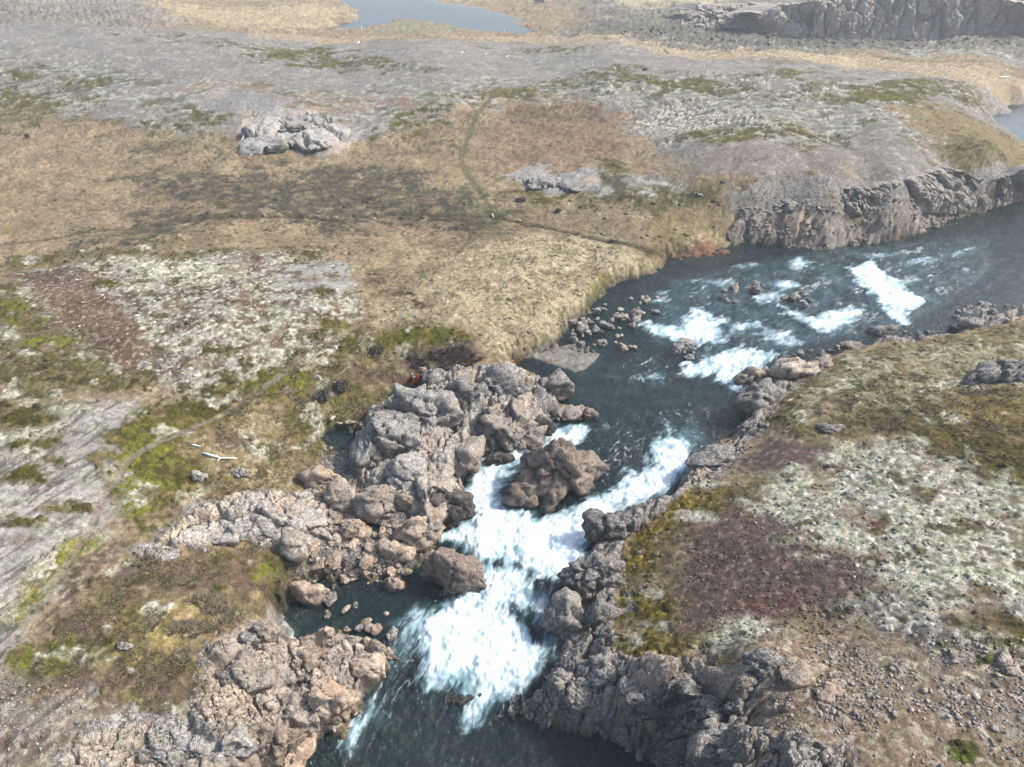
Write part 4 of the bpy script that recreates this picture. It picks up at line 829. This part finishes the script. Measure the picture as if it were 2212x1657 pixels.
stones(60, [(640,1430),(760,1470),(770,1550),(720,1580),(640,1540),(560,1480)], (.2,.6), 'ttb', 'small tan stone wedged in the lower left fractured outcrop', 'tan stones of the lower outcrop')
stones(60, [(1240,690),(1300,650),(1340,670),(1400,690),(1340,720),(1290,760),(1230,735)], (.4,1.5), 'kkb', 'dark angular rock in the boulder bar under the turf bank', 'dark rocks of the boulder bar', True, 'river_rock')
stones(16, [(1320,650),(1420,640),(1440,670),(1380,690),(1340,670)], (.5,1.7), 'bk', 'grey rock breaking the shallow water upstream of boulder bar', 'rocks in the shallows', True, 'river_rock')
stones(12, [(1470,740),(1520,750),(1500,780),(1450,770)], (.5,1.8), 'k', 'dark rock in the middle rapids between two foam tongues', 'rocks of the middle rapids', True, 'river_rock')
stones(9, [(1330,715),(1380,725),(1370,760),(1330,755)], (.4,1.4), 'tb', 'tan rock at the downstream tip of boulder bar', 'tan rocks at the bar tip', True, 'river_rock')
stones(14, [(1540,630),(1640,600),(1660,640),(1580,665)], (.5,1.6), 'bk', 'grey rock in the upper rapids facing the cliff', 'rocks of the upper rapids', True, 'river_rock')
stones(10, [(1680,640),(1760,630),(1760,665),(1700,668)], (.5,1.5), 'k', 'dark rock just above the curved rapid', 'rocks above the curved rapid', True, 'river_rock')
stones(16, [(690,1285),(760,1290),(850,1330),(850,1385),(760,1370),(700,1350)], (.35,1.2), 'tk', 'brown stone breaking the surface of the calm pool', 'stones in the calm pool', True, 'river_rock')
stones(45, [(1600,850),(1690,770),(1790,745),(1860,735),(1790,770),(1700,800),(1650,830),(1620,900)], (.3,1.1), 'kb', 'grey rock piled along right shore of the rapids', 'shore rocks beside the rapids', True, 'river_rock')
stones(40, [(1890,715),(2060,715),(2070,650),(2120,655),(2212,665),(2120,700),(2000,742)], (.3,1.0), 'k', 'dark rock lining the upper right shore', 'shore rocks at the upper bend', True, 'river_rock')
stones(28, [(1480,1010),(1600,920),(1660,900),(1700,925),(1560,1000),(1450,1090)], (.2,.7), 'k', 'dark rubble stone along the clear pool right shore', 'stones beside the clear pool', False)
stones(28, [(1190,1290),(1300,1190),(1360,1240),(1290,1390),(1220,1400)], (.2,.7), 'k', 'dark stone between the right bank boulders', 'stones between bank boulders', False)
stones(18, [(690,905),(790,900),(780,960),(700,975)], (.25,.7), 'tb', 'tan stone around the small dark pool', 'stones round the small pool', False)
stones(24, [(860,800),(1060,800),(1080,830),(940,850),(880,830)], (.2,.8), 'kb', 'dark stone along the rusty seep below turf', 'stones of the rusty seep', False)
# -- gravel nobody could count
SHARD = [rock_shape(1, (1, .75, .45), 900 + i, 0, 3.0, 8)[0] for i in range(8)]
def gravel(name, n, poly, size, cols, world=None):
    poly = on_land(poly); lo, hi = poly.min(0), poly.max(0); q = np.stack([rng.uniform(lo[0], hi[0], n * 3), rng.uniform(lo[1], hi[1], n * 3)], -1)
    q = q[sdf(q, poly, 1e4) < 0][:n]; q = q[fbm2(q[:, 0], q[:, 1], 3.0, 4, 55, .6) > rng.normal(.0, .12, len(q)) - .06]; m = len(q)
    z = surface_z(q); s = size[0] + (size[1] - size[0]) * rng.random(m) ** 4; a = rng.uniform(0, 6.28, m); k = rng.integers(0, 8, m)
    T = np.array(SHARD)[k] * s[:, None, None] * rng.uniform(.7, 1.3, (m, 1, 3)); c, sn = np.cos(a)[:, None], np.sin(a)[:, None]
    v = np.stack([T[..., 0] * c - T[..., 1] * sn + q[:, :1], T[..., 0] * sn + T[..., 1] * c + q[:, 1:], T[..., 2] + (z + .12 * s)[:, None]], -1)
    nv = v.shape[1]; f = (ICO[1][1][None] + (np.arange(m) * nv)[:, None, None]).reshape(-1, 3)
    cc = lin(np.array(cols))[rng.integers(0, len(cols), m)] * rng.uniform(.75, 1.2, (m, 1))
    me = mesh_from(name, v.reshape(-1, 3), f, False, [rm]); col_attr(me, 'Col', np.repeat(cc, nv, 0)); flt_attr(me, 'lichen', np.full(m * nv, .3)); flt_attr(me, 'wet', np.zeros(m * nv)); return link(name, me, kind='stuff')
TAN = [(208,192,172),(194,180,164),(170,158,147),(222,211,197)]; GRY = [(178,174,168),(146,140,134),(204,200,194),(160,146,134)]
gravel('gravel', 8500, [(1600,1430),(1760,1390),(2212,1380),(2350,1420),(2350,1750),(1900,1750),(1700,1600)], (.04,.20), TAN + GRY)
gravel('gravel', 3600, [(40,600),(180,570),(500,560),(760,620),(700,720),(480,870),(330,800),(120,740)], (.05,.22), TAN)
gravel('gravel', 3200, [(1460,1200),(1560,1110),(1650,1100),(1900,1230),(2100,1330),(1900,1400),(1500,1400)], (.05,.20), [(124,104,96),(100,88,84),(160,150,142),(132,92,80)])
gravel('rubble', 2600, [(690,1050),(820,1110),(930,1170),(900,1240),(690,1250),(600,1330),(640,1210)], (.08,.40), TAN)
gravel('rubble', 2000, [(440,1500),(560,1350),(790,1400),(770,1560),(640,1660),(440,1600)], (.06,.35), TAN + GRY)
gravel('gravel', 2200, [(0,1460),(250,1500),(330,1545),(600,1630),(560,1700),(0,1700)], (.04,.22), TAN + [(204,202,196),(184,180,172)])
gravel('rubble', 1500, [(1190,1300),(1300,1180),(1480,1010),(1600,920),(1660,960),(1450,1150),(1350,1400),(1200,1480)], (.06,.35), [(110,104,98),(140,134,126),(90,84,80)])

gravel('gravel', 700, [(1500,1060),(1950,960),(2200,1090),(2150,1300),(1900,1280),(1700,1180)], (.06,.34), GRY)
gravel('gravel', 500, [(1640,1450),(1780,1400),(2212,1430),(2300,1700),(1900,1700),(1760,1560)], (.12,.40), TAN)
gravel('gravel', 350, [(100,600),(400,590),(700,640),(600,760),(350,820),(150,740)], (.12,.42), TAN)
gravel('rubble', 2600, [(1560,510),(1600,455),(1850,462),(2050,455),(2200,430),(2030,495),(1900,528),(1750,545),(1620,525)], (.15,.7), [(164,155,144),(134,126,117),(182,172,160)])
gravel('rubble', 900, [(1300,66),(1480,62),(1650,76),(2000,88),(2200,86),(2200,100),(1700,100),(1400,90)], (.4,1.8), [(130,126,120),(110,106,102),(160,154,146)])
gravel('rubble', 900, [(1240,700),(1300,650),(1440,640),(1400,720),(1330,770),(1230,740)], (.15,.6), [(150,142,132),(124,116,108),(104,98,92)])
def tufts(name, n, poly, size, cols, clump=.0):
    poly = on_land(poly); lo, hi = poly.min(0), poly.max(0); q = np.stack([rng.uniform(lo[0], hi[0], n * 4), rng.uniform(lo[1], hi[1], n * 4)], -1)
    q = q[sdf(q, poly, 1e4) < 0]; q = q[fbm2(q[:, 0], q[:, 1], 1.8, 3, 65) > clump][:n]; m = len(q); z = surface_z(q); s = rng.uniform(*size, m); nb = 5
    a = rng.uniform(0, 6.28, (m, nb)); lean = rng.uniform(.3, 1.0, (m, nb)) * s[:, None]; w = .10 * s[:, None] * np.ones((1, nb)); base = np.concatenate([q, z[:, None] - .02], 1)[:, None]
    c, sn = np.cos(a), np.sin(a); tip = base + np.stack([lean * c, lean * sn, s[:, None] * rng.uniform(.45, .9, (m, nb))], -1)
    off = np.stack([-sn * w, c * w, 0 * w], -1); st = np.stack([c * .08 * s[:, None], sn * .08 * s[:, None], 0 * w], -1)
    v = np.stack([base + st + off, base + st - off, tip], 2).reshape(-1, 3); f = np.arange(len(v)).reshape(-1, 3)
    cc = lin(np.array(cols))[rng.integers(0, len(cols), m)] * rng.uniform(.75, 1.25, (m, 1))
    me = mesh_from(name, v, f, False, [gm]); col_attr(me, 'Col', np.repeat(cc, nb * 3, 0)); return link(name, me, kind='stuff')
DRY = [(196,182,150),(182,168,136),(164,148,118),(204,193,166)]; HTH = [(146,130,114),(130,118,104),(138,134,84),(124,110,98),(150,142,96)]
tufts('heath_shrubs', 5000, [(60,1455),(200,1290),(330,1190),(480,1160),(650,1210),(560,1320),(470,1400),(440,1530),(330,1540),(200,1500)], (.08,.22), HTH + [(176,164,140),(160,150,136)], .0)
tufts('dry_grass', 2600, [(330,1360),(400,1260),(520,1290),(480,1400),(400,1440)], (.15,.34), DRY, .05)
tufts('dry_grass', 5500, [(760,720),(820,600),(960,540),(1150,510),(1300,525),(1430,555),(1300,640),(1230,695),(1190,765),(1110,785),(1040,745),(980,700)], (.10,.28), DRY, -.05)
tufts('heath_shrubs', 6000, [(480,880),(760,690),(790,720),(870,800),(760,950),(690,1000),(600,1060),(420,1080)], (.08,.24), HTH + DRY, .0)
tufts('heath_shrubs', 5000, [(1700,880),(1950,800),(2300,860),(2300,1070),(2100,1020),(1900,940)], (.08,.24), HTH + [(170,152,112),(186,178,150)], .0)
tufts('heath_shrubs', 1500, [(880,775),(1000,748),(1045,775),(1000,805),(890,798)], (.2,.4), [(132,120,112),(118,106,100),(146,132,116)], -.2)
def cushions(name, zones, n, size, ymax, flatk):
    """low rounded cushions of moss or turf in the colour of the ground they grow on"""
    cand = np.where(np.isin(zone, zones) & (py < ymax) & (np.abs(px) < .78 * (0.819 * py + 17.2)) & (wet < .3))[0]
    i = rng.choice(cand, min(n, len(cand)), replace=False); i = i[fbm2(px[i], py[i], 2.2, 3, 58) > -.1]; m = len(i)
    d_ = ICO[1][0]; f_ = ICO[1][1]; s_c = size[0] + (size[1] - size[0]) * rng.random(m) ** 2.5; s_c *= np.clip(py[i] / 45, .8, 1.6)
    T = d_[None] * s_c[:, None, None] * np.stack([rng.uniform(.7, 1.3, m), rng.uniform(.7, 1.3, m), rng.uniform(.35, .6, m) * flatk], -1)[:, None] * rng.uniform(.8, 1.2, (m, len(d_), 1))
    v = T + np.stack([px[i] + rng.normal(0, .05, m), py[i] + rng.normal(0, .05, m), Z[i] - .02], -1)[:, None]
    me = mesh_from(name, v.reshape(-1, 3), (f_[None] + (np.arange(m) * len(d_))[:, None, None]).reshape(-1, 3), True, [gm])
    col_attr(me, 'Col', np.repeat(np.clip(C[i] * rng.uniform(.8, 1.3, (m, 1)), .01, .7), len(d_), 0)); return link(name, me, kind='stuff')
cushions('moss_cushions', (2, 3), 7000, (.05, .24), 75, .8)
cushions('grass_tussocks', (0,), 1100, (.10, .30), 80, .7)
# ------------------------------------------------------------------ cliffs
def resample(p, n):
    s = np.concatenate([[0], np.cumsum(np.linalg.norm(np.diff(p, axis=0), axis=1))]); t = np.linspace(0, s[-1], n)
    return np.stack([np.interp(t, s, p[:, i]) for i in range(3)], -1)
def cliff(label, top, base, ns, nt, kind, amp, wl, prof=1.6, seed=1, back=1.5, out=0.0, brk=0.0):
    def w3(a):
        a = np.array(a, float); xy = U(a[:, 0], a[:, 1], a[:, 2]); return np.concatenate([xy, a[:, 2:]], 1)
    T, Bs = resample(w3(top), ns), resample(w3(base), ns); t = np.linspace(0, 1, nt)
    if brk: T[:, 2] -= brk * np.clip(fbm2(T[:, 0], T[:, 1], 7.0, 3, seed + 21) + .1, 0, 1) * 2.0; T[:, 2] -= .7 + 1.2 * sstep(.28, 0, np.linspace(0, 1, ns)); T[:, 2] = np.maximum(T[:, 2], Bs[:, 2] + .3)
    h = 1 - (1 - t) ** (1 / prof) if prof < 1 else t ** prof
    G = np.empty((nt, ns, 3)); G[..., :2] = Bs[None, :, :2] + (T - Bs)[None, :, :2] * h[:, None, None]; G[..., 2] = Bs[None, :, 2] + (T - Bs)[None, :, 2] * t[:, None]
    tan = np.gradient(T, axis=0); nx = np.stack([tan[:, 1], -tan[:, 0], 0 * tan[:, 0]], -1); nx /= np.linalg.norm(nx, axis=1, keepdims=True) + 1e-9
    if ((Bs - T)[:, :2] * nx[:, :2]).sum() < 0: nx = -nx
    p = G.reshape(-1, 3); q = p * (1, 1, .45); d1, d2, cid, tl = worley(q + .5 * wl * fbm3(q, wl, 2, 4)[:, None], wl, seed); e1, e2, ci, tl2 = worley(q, wl * .35, seed + 1)
    disp = ((cid % 97) / 97. - .5) * 1.0 + 1.2 * tl + .45 * tl2 - .9 * sstep(.2, 0, d2 - d1) + .35 * ((ci % 97) / 97. - .5) - .25 * sstep(.2, 0, e2 - e1) + .9 * fbm3(q, wl * 1.6, 4, seed + 2, .55) + .3 * fbm3(p, wl * .3, 3, seed + 3, .6, True)
    k = np.clip(np.sin(np.clip(t, 0, 1) * math.pi * .80 + .12), 0, 1) ** .5
    G = G + ((disp.reshape(nt, ns) * amp + out) * k[:, None])[..., None] * (nx * .9 + np.array([0, 0, .25]))[None]
    lips = [G[-1:] - nx[None] * back * q_ + np.array([0, 0, .10 * math.sin(q_ * 3.14) - .9 * q_ * q_]) + (amp * .4 * fbm2(G[-1, :, 0], G[-1, :, 1] + 9 * q_, wl * .6, 3, seed + 7) * (1 - q_))[None, :, None] * np.array([0, 0, 1]) for q_ in (.15, .3, .5, .75, 1.0)]; G = np.concatenate([G] + lips, 0); n2 = nt + 5
    i = np.arange(n2 * ns).reshape(n2, ns); f = np.stack([i[:-1, :-1], i[:-1, 1:], i[1:, 1:], i[1:, :-1]], -1).reshape(-1, 4)
    return link('cliff', rock_mesh('cliff', G.reshape(-1, 3), f, kind, seed), None, label, 'cliff')
cliff('grey basalt cliff band above the river bend on the far bank', [(1490,392,4.6),(1560,394,4.9),(1660,392,5.2),(1760,382,5.5),(1850,392,5.5),(1960,378,5.6),(2040,350,5.6),(2130,352,5.5),(2230,346,5.4)],
 [(1500,420,3.4),(1580,446,2.8),(1680,462,2.4),(1760,466,2.4),(1850,466,2.3),(1960,458,2.0),(2060,462,.6),(2140,452,.1),(2260,418,.1)], 620, 50, 'c', .60, 1.5, 1.6, 201, 2.2, .45, 1.0)
cliff('long hazy cliff of the far mesa at the top right', [(1640,30,8),(1680,12,9),(1760,2,10.5),(1900,-14,12),(2050,-12,12),(2130,-6,11.5),(2230,10,10.5),(2330,30,9)],
 [(1650,75,2.6),(1700,80,2.4),(1780,84,2.2),(1900,86,2.2),(2020,86,2.2),(2110,84,2.4),(2200,82,2.6),(2330,84,2.6)], 420, 50, 'c', 1.7, 4.2, 1.5, 203, 9)
cliff('smaller hazy cliff at the near end of far mesa', [(1485,22,6.6),(1510,8,8),(1560,12,8),(1620,8,8.5),(1660,14,8.6)], [(1475,52,4.2),(1520,60,3.6),(1570,62,3.4),(1620,62,3.4),(1670,70,3)], 240, 44, 'c', 1.2, 3.6, 1.5, 204, 9)
cliff('dark canyon wall left of the gully above the bottom pool', [(1180,1475,-3.3),(1250,1440,-2.1),(1330,1450,-1.3),(1400,1435,-.6),(1440,1440,-.2)],
 [(1050,1548,-5.3),(1150,1568,-5.4),(1240,1592,-5.4),(1330,1608,-5.4),(1425,1660,-5.4)], 250, 84, 'n', .55, 1.1, 1.3, 206, 1.2, .45)
cliff('dark canyon wall right of the gully under the rim', [(1425,1430,-.3),(1490,1480,.8),(1540,1560,1.6),(1600,1650,2.4),(1700,1760,3.0)],
 [(1412,1640,-5.4),(1425,1680,-5.4),(1450,1720,-5.4),(1500,1780,-5.4),(1580,1880,-5.4)], 230, 92, 'n', .6, 1.1, 1.3, 207, 1.2, .5)
# ------------------------------------------------------------------ weathered wood: fence posts, fallen posts, driftwood
def simple_mat(name, c1, c2, scale=6, rough=.85, metal=0.0, stretch=(1, 1, 1)):
    m, N, L = new_mat(name); tc = node(N, 'ShaderNodeTexCoord'); mp = node(N, 'ShaderNodeMapping'); mp.inputs['Scale'].default_value = stretch
    L.new(tc.outputs['Object'], mp.inputs['Vector']); n = tex_noise(N, L, mp.outputs[0], scale, 5, .6)
    b = node(N, 'ShaderNodeBsdfPrincipled'); L.new(ramp(N, L, n, [(.3, c1), (.7, c2)]), b.inputs['Base Color']); b.inputs['Roughness'].default_value = rough; b.inputs['Metallic'].default_value = metal
    bp = node(N, 'ShaderNodeBump'); bp.inputs['Strength'].default_value = .4; bp.inputs['Distance'].default_value = .02; L.new(n, bp.inputs['Height']); L.new(bp.outputs[0], b.inputs['Normal'])
    o = node(N, 'ShaderNodeOutputMaterial'); L.new(b.outputs[0], o.inputs[0]); return m
wood = simple_mat('bleached_wood', (.50, .48, .45), (.78, .76, .72), 8, .9, 0, (6, 6, .6))
def tube(path, rad, seg=8, seed=0):
    """tapered round stem along a polyline, slightly uneven, closed at both ends"""
    path = np.array(path, float); r_ = np.random.default_rng(seed); vs, fs = [], []
    for i, (p, r) in enumerate(zip(path, rad)):
        t = path[min(i + 1, len(path) - 1)] - path[max(i - 1, 0)]; t /= np.linalg.norm(t); a = np.cross(t, (0.31, .83, .46)); a /= np.linalg.norm(a); b = np.cross(t, a)
        for k in range(seg):
            an = 2 * math.pi * k / seg; vs.append(p + r * r_.uniform(.85, 1.12) * (math.cos(an) * a + math.sin(an) * b))
    n = len(path)
    for i in range(n - 1):
        for k in range(seg): fs.append((i * seg + k, i * seg + (k + 1) % seg, (i + 1) * seg + (k + 1) % seg, (i + 1) * seg + k))
    c0, c1 = len(vs), len(vs) + 1; vs += [path[0], path[-1]]
    for k in range(seg): fs.append((c0, (k + 1) % seg, k, c0)); fs.append((c1, (n - 1) * seg + k, (n - 1) * seg + (k + 1) % seg, c1))
    return vs, fs
def solid(name, parts, mat, **kw):
    vs, fs = [], []
    for v, f in parts: fs += [tuple(dict.fromkeys(i + len(vs) for i in q)) for q in f]; vs += [tuple(x) for x in v]
    me = bpy.data.meshes.new(name); me.from_pydata(vs, [], fs); me.polygons.foreach_set('use_smooth', np.ones(len(me.polygons), bool)); me.materials.append(mat); me.update(); return link(name, me, **kw)
def post(dx, dy, hpx, lean, label, name='fence_post', rk=1.0):
    """upright post: foot pixel, height in pixels of the measuring frame, sideways lean in radians"""
    x, y, z = anchor(dx, dy); m = depth_of(x, y, z) / FPX; h = hpx * m / math.cos(math.atan2(CZ - z, y)); tx = h * math.tan(lean)
    pts = [(0, 0, -.3), (tx * .3, .02, h * .3), (tx * .66, -.01, h * .66), (tx, .02, h * .97), (tx * 1.02, .02, h)]
    o = solid(name, [tube(pts, np.array([.14, .13, .13, .12, .09]) * rk, 7, int(dx))], wood, label=label, cat='post', group='old fence posts'); o.location = (x, y, z); return o
post(1589, 96.5, 10, .05, 'upright white fence post under the far mesa, leftmost of three close together')
post(1625, 97, 11, .32, 'white fence post leaning right in front of the far mesa')
post(1630, 105, 7, .03, 'short post standing in the tan grass band')
post(1671, 98.5, 10.5, -.3, 'white fence post leaning left under the far mesa')
post(1515, 157, 13.5, .32, 'tall leaning white post on the dark moss patch')
post(781, 63, 6, 0, 'small post at left on the far ridge by the river')
post(1089, 69, 6, .2, 'small post on the ridge in front of the far river tail')
post(1357, 83, 8, .35, 'tilted post on the tan ridge left of far mesa')
post(1452, 89.5, 9, .08, 'straight post on the tan ridge before far mesa')
post(1198, 73.5, 5, 0, 'faint post where the ridge meets dark talus')
post(2120, 132, 10, .3, 'slanted post above the tan grass at the far right')
post(2162, 160, 10, .8, 'strongly tilted dark post at the right grass bank')
post(1280, 146, 6, .25, 'short bent stake on the grey gravel plain')
post(1328, 151, 5, 0, 'tiny upright stake on the grey gravel plain')
def fallen(x0, y0, x1, y1, label, r=.07):
    a, b = np.array(anchor(x0, y0)), np.array(anchor(x1, y1)); a[2] += .08; b[2] += .08; c = (a + b) / 2
    if np.linalg.norm(b - a) > 4.2: b = a + (b - a) * 4.2 / np.linalg.norm(b - a); c = (a + b) / 2
    o = solid('fallen_post', [tube([a - c, (a * .6 + b * .4) - c + (0, 0, .02), b - c], [r, r * 1.1, r * .8], 7, int(x0))], wood, label=label, cat='fallen post', group='fallen fence posts'); o.location = c; return o
fallen(772, 95, 778, 89.5, 'white fallen post by the moss patch on the far plain', .11)
fallen(1362, 152, 1386, 154, 'long white fallen post on the gravel plain', .10)
fallen(1225, 138, 1241, 136.5, 'white fallen post beside a small bush on the gravel plain', .09)
fallen(1092, 124.5, 1102, 122, 'grey fallen post on the middle of the gravel plain', .08)
fallen(1048, 119, 1054, 116, 'short pale stick on the upper gravel plain', .07)
fallen(2158, 167.5, 2180, 166, 'white fallen post at the far right plain edge', .10)
fallen(996, 116, 1001, 113, 'thin pale stick on the far grey plain', .07)
post(1066, 470, 8, -.3, 'short bright white stake at the brook crossing on the trail', 'marker_stake', .6)['category'] = 'stake'
c = np.array(anchor(475, 988)); e = [np.array(anchor(*p)) for p in ((440, 982), (462, 988), (478, 993), (500, 993), (514, 994))]
pth = [q - c + (0, 0, .14) for q in e]
dwood = solid('driftwood', [tube(pth, [.075, .06, .05, .035, .02], 8, 5)], wood, label='bleached forked driftwood branch lying on the moss heath', cat='driftwood'); dwood.location = c
fk = np.array(anchor(468, 1003)) - c
solid('branch', [tube([pth[2], (pth[2] + fk) / 2 + (0, 0, .12), fk + (0, 0, .06)], [.04, .03, .015], 6, 6)], wood, parent=dwood)
c = np.array(anchor(422, 964)); e = [np.array(anchor(*p)) for p in ((413, 962), (422, 964), (434, 966))]
o = solid('driftwood', [tube([q - c + (0, 0, .08) for q in e], [.03, .06, .03], 7, 8)], wood, label='short white stick of driftwood on green moss', cat='driftwood'); o.location = c

# ------------------------------------------------------------------ small shrubs
leafm, N, L = new_mat('shrub_leaf'); at = node(N, 'ShaderNodeAttribute', attribute_name='Col'); b_ = node(N, 'ShaderNodeBsdfPrincipled'); b_.inputs['Roughness'].default_value = .8; L.new(at.outputs['Color'], b_.inputs['Base Color']); o_n = node(N, 'ShaderNodeOutputMaterial'); L.new(b_.outputs[0], o_n.inputs[0])
stemm = simple_mat('shrub_stem', (.06, .045, .035), (.13, .10, .08), 12)
def shrub(dx, dy, w, h, cols, label, seed):
    x, y, z = anchor(dx, dy); m = depth_of(x, y, z) / FPX; W_, H_ = w * m, h * m; r_ = np.random.default_rng(seed)
    root = bpy.data.objects.new('shrub', None); COL.objects.link(root); root.location = (x, y, z); root['label'] = label; root['category'] = 'shrub'; root['group'] = 'shrubs on the grassland'
    st = []
    for k in range(7):
        a = r_.uniform(0, 6.28); t = np.array([math.cos(a) * W_ * .35, math.sin(a) * W_ * .35, H_ * r_.uniform(.5, .8)]); st.append(tube([(0, 0, -.05), t * (.4, .4, .55), t], [.03 * H_ + .01, .02 * H_ + .008, .006], 5, k))
    solid('stem', st, stemm, parent=root)
    n = 420; d = r_.normal(size=(n, 3)); d /= np.linalg.norm(d, axis=1, keepdims=True); rr = r_.uniform(.35, 1, (n, 1)) ** .6; cpt = d * rr * (W_ / 2, W_ / 2, H_ * .45) * (1 + .25 * r_.normal(size=(n, 1))) + (0, 0, H_ * .5); cpt[:, 2] = np.maximum(cpt[:, 2], .03)
    u_ = r_.normal(size=(n, 3)); u_ /= np.linalg.norm(u_, axis=1, keepdims=True); v_ = np.cross(u_, r_.normal(size=(n, 3))); v_ /= np.linalg.norm(v_, axis=1, keepdims=True); sl = (.07 * W_ + .02) * r_.uniform(.7, 1.4, (n, 1))
    vv = np.stack([cpt - u_ * sl, cpt + v_ * sl * .5, cpt + u_ * sl, cpt - v_ * sl * .5], 1).reshape(-1, 3)
    me = mesh_from('foliage', vv, np.arange(n * 4).reshape(-1, 4), False, [leafm]); col_attr(me, 'Col', np.repeat(lin(np.array(cols))[r_.integers(0, len(cols), n)] * r_.uniform(.7, 1.3, (n, 1)), 4, 0)); link('foliage', me, parent=root)
GR = [(92,96,64), (78,84,56), (110,108,76)]; DK = [(96,86,74), (84,78,66), (112,100,82)]
shrub(1206, 458, 12, 8, [(78,92,52), (66,82,44), (96,104,64)], 'small dark green shrub on the grass above the brook', 1)
shrub(60, 298, 10, 10, DK, 'dark brown shrub standing alone at the left grassland edge', 2)
shrub(1125, 434, 22, 6, DK, 'long dark shrub clump near the trail and brook', 3)
shrub(1392, 152, 11, 4, GR, 'low grey green bush on the gravel plain', 4)
shrub(740, 842, 34, 26, DK, 'bare twiggy shrub above the small dark pool', 5)
shrub(700, 862, 30, 24, [(110,100,92), (98,88,80), (124,112,100)], 'grey leafless shrub left of the small dark pool', 6)
shrub(815, 760, 30, 16, GR, 'olive shrub on the turf slope left of green cap', 7)

# ------------------------------------------------------------------ the parked car far away
def bevel_box(name, lo, hi, mat, parent, taper=1.0, bev=.12):
    import bmesh
    bm = bmesh.new(); bmesh.ops.create_cube(bm, size=1.0); lo, hi = np.array(lo), np.array(hi)
    for v in bm.verts:
        k = taper if v.co.z > 0 else 1.0; v.co = ((v.co.x * k + .5) * (hi[0] - lo[0]) + lo[0], (v.co.y * (.5 + .5 * k) + .5) * (hi[1] - lo[1]) + lo[1], (v.co.z + .5) * (hi[2] - lo[2]) + lo[2])
    bmesh.ops.bevel(bm, geom=list(bm.edges), offset=bev, segments=3, affect='EDGES'); me = bpy.data.meshes.new(name); bm.to_mesh(me); bm.free(); me.materials.append(mat); return link(name, me, parent=parent)
paintm = simple_mat('car_paint', (.10, .09, .15), (.13, .12, .18), 3, .3); glassm = simple_mat('car_glass', (.03, .035, .04), (.05, .055, .06), 3, .1); tyrem = simple_mat('tyre_rubber', (.02, .02, .02), (.04, .04, .04), 20); lampm = simple_mat('lamp_lens', (.8, .8, .8), (.9, .9, .9), 5, .2); rimm = simple_mat('rim_metal', (.4, .4, .42), (.55, .55, .57), 10, .35, .8)
x, y, z = anchor(1166, 5)
car = bpy.data.objects.new('parked_car', None); COL.objects.link(car); car.location = (x, y, z); car.rotation_euler = (0, 0, math.radians(-25)); car['label'] = 'dark purple grey car parked on the far track at top edge'; car['category'] = 'car'
bevel_box('body', (-2.1, -.9, .35), (2.1, .9, 1.0), paintm, car, 1.0, .14); bevel_box('cabin', (-1.5, -.8, .95), (1.2, .8, 1.62), paintm, car, .72, .12)
bevel_box('side_window', (-1.25, -.815, 1.05), (.95, -.74, 1.48), glassm, car, .8, .02); bevel_box('windscreen', (.72, -.66, 1.05), (1.16, .66, 1.5), glassm, car, .7, .03)
for sy in (-.62, .62): bevel_box('headlight', (2.02, sy - .2, .68), (2.16, sy + .2, .88), lampm, car, 1, .03)
for wx_, wy_ in ((-1.3, -.85), (1.3, -.85), (-1.3, .85), (1.3, .85)):
    wv_, wf_ = tube([(0, -.11, 0), (0, -.09, 0), (0, .09, 0), (0, .11, 0)], [.29, .34, .34, .29], 18, 1); t_ = solid('wheel', [(wv_, wf_)], tyrem, parent=car); t_.location = (wx_, wy_, .34)
    rv_, rf_ = tube([(0, -.12, 0), (0, .12, 0)], [.18, .18], 12, 2); solid('rim', [(rv_, rf_)], rimm, parent=t_)

# ------------------------------------------------------------------ haze
hm, N, L = new_mat('haze_air')
pv = node(N, 'ShaderNodeVolumePrincipled'); pv.inputs['Color'].default_value = (.93, .96, 1.0, 1); pv.inputs['Density'].default_value = 0.00066; pv.inputs['Anisotropy'].default_value = .2
out = node(N, 'ShaderNodeOutputMaterial'); L.new(pv.outputs[0], out.inputs['Volume'])
b = np.array([(x, y, z) for x in (-2600, 2600) for y in (-60, 2700) for z in (-8.5, 34.0)], float)
bf = [(0, 1, 3, 2), (4, 6, 7, 5), (0, 4, 5, 1), (2, 3, 7, 6), (0, 2, 6, 4), (1, 5, 7, 3)]
link('haze', mesh_from('haze', b, bf, False, [hm]), kind='stuff')
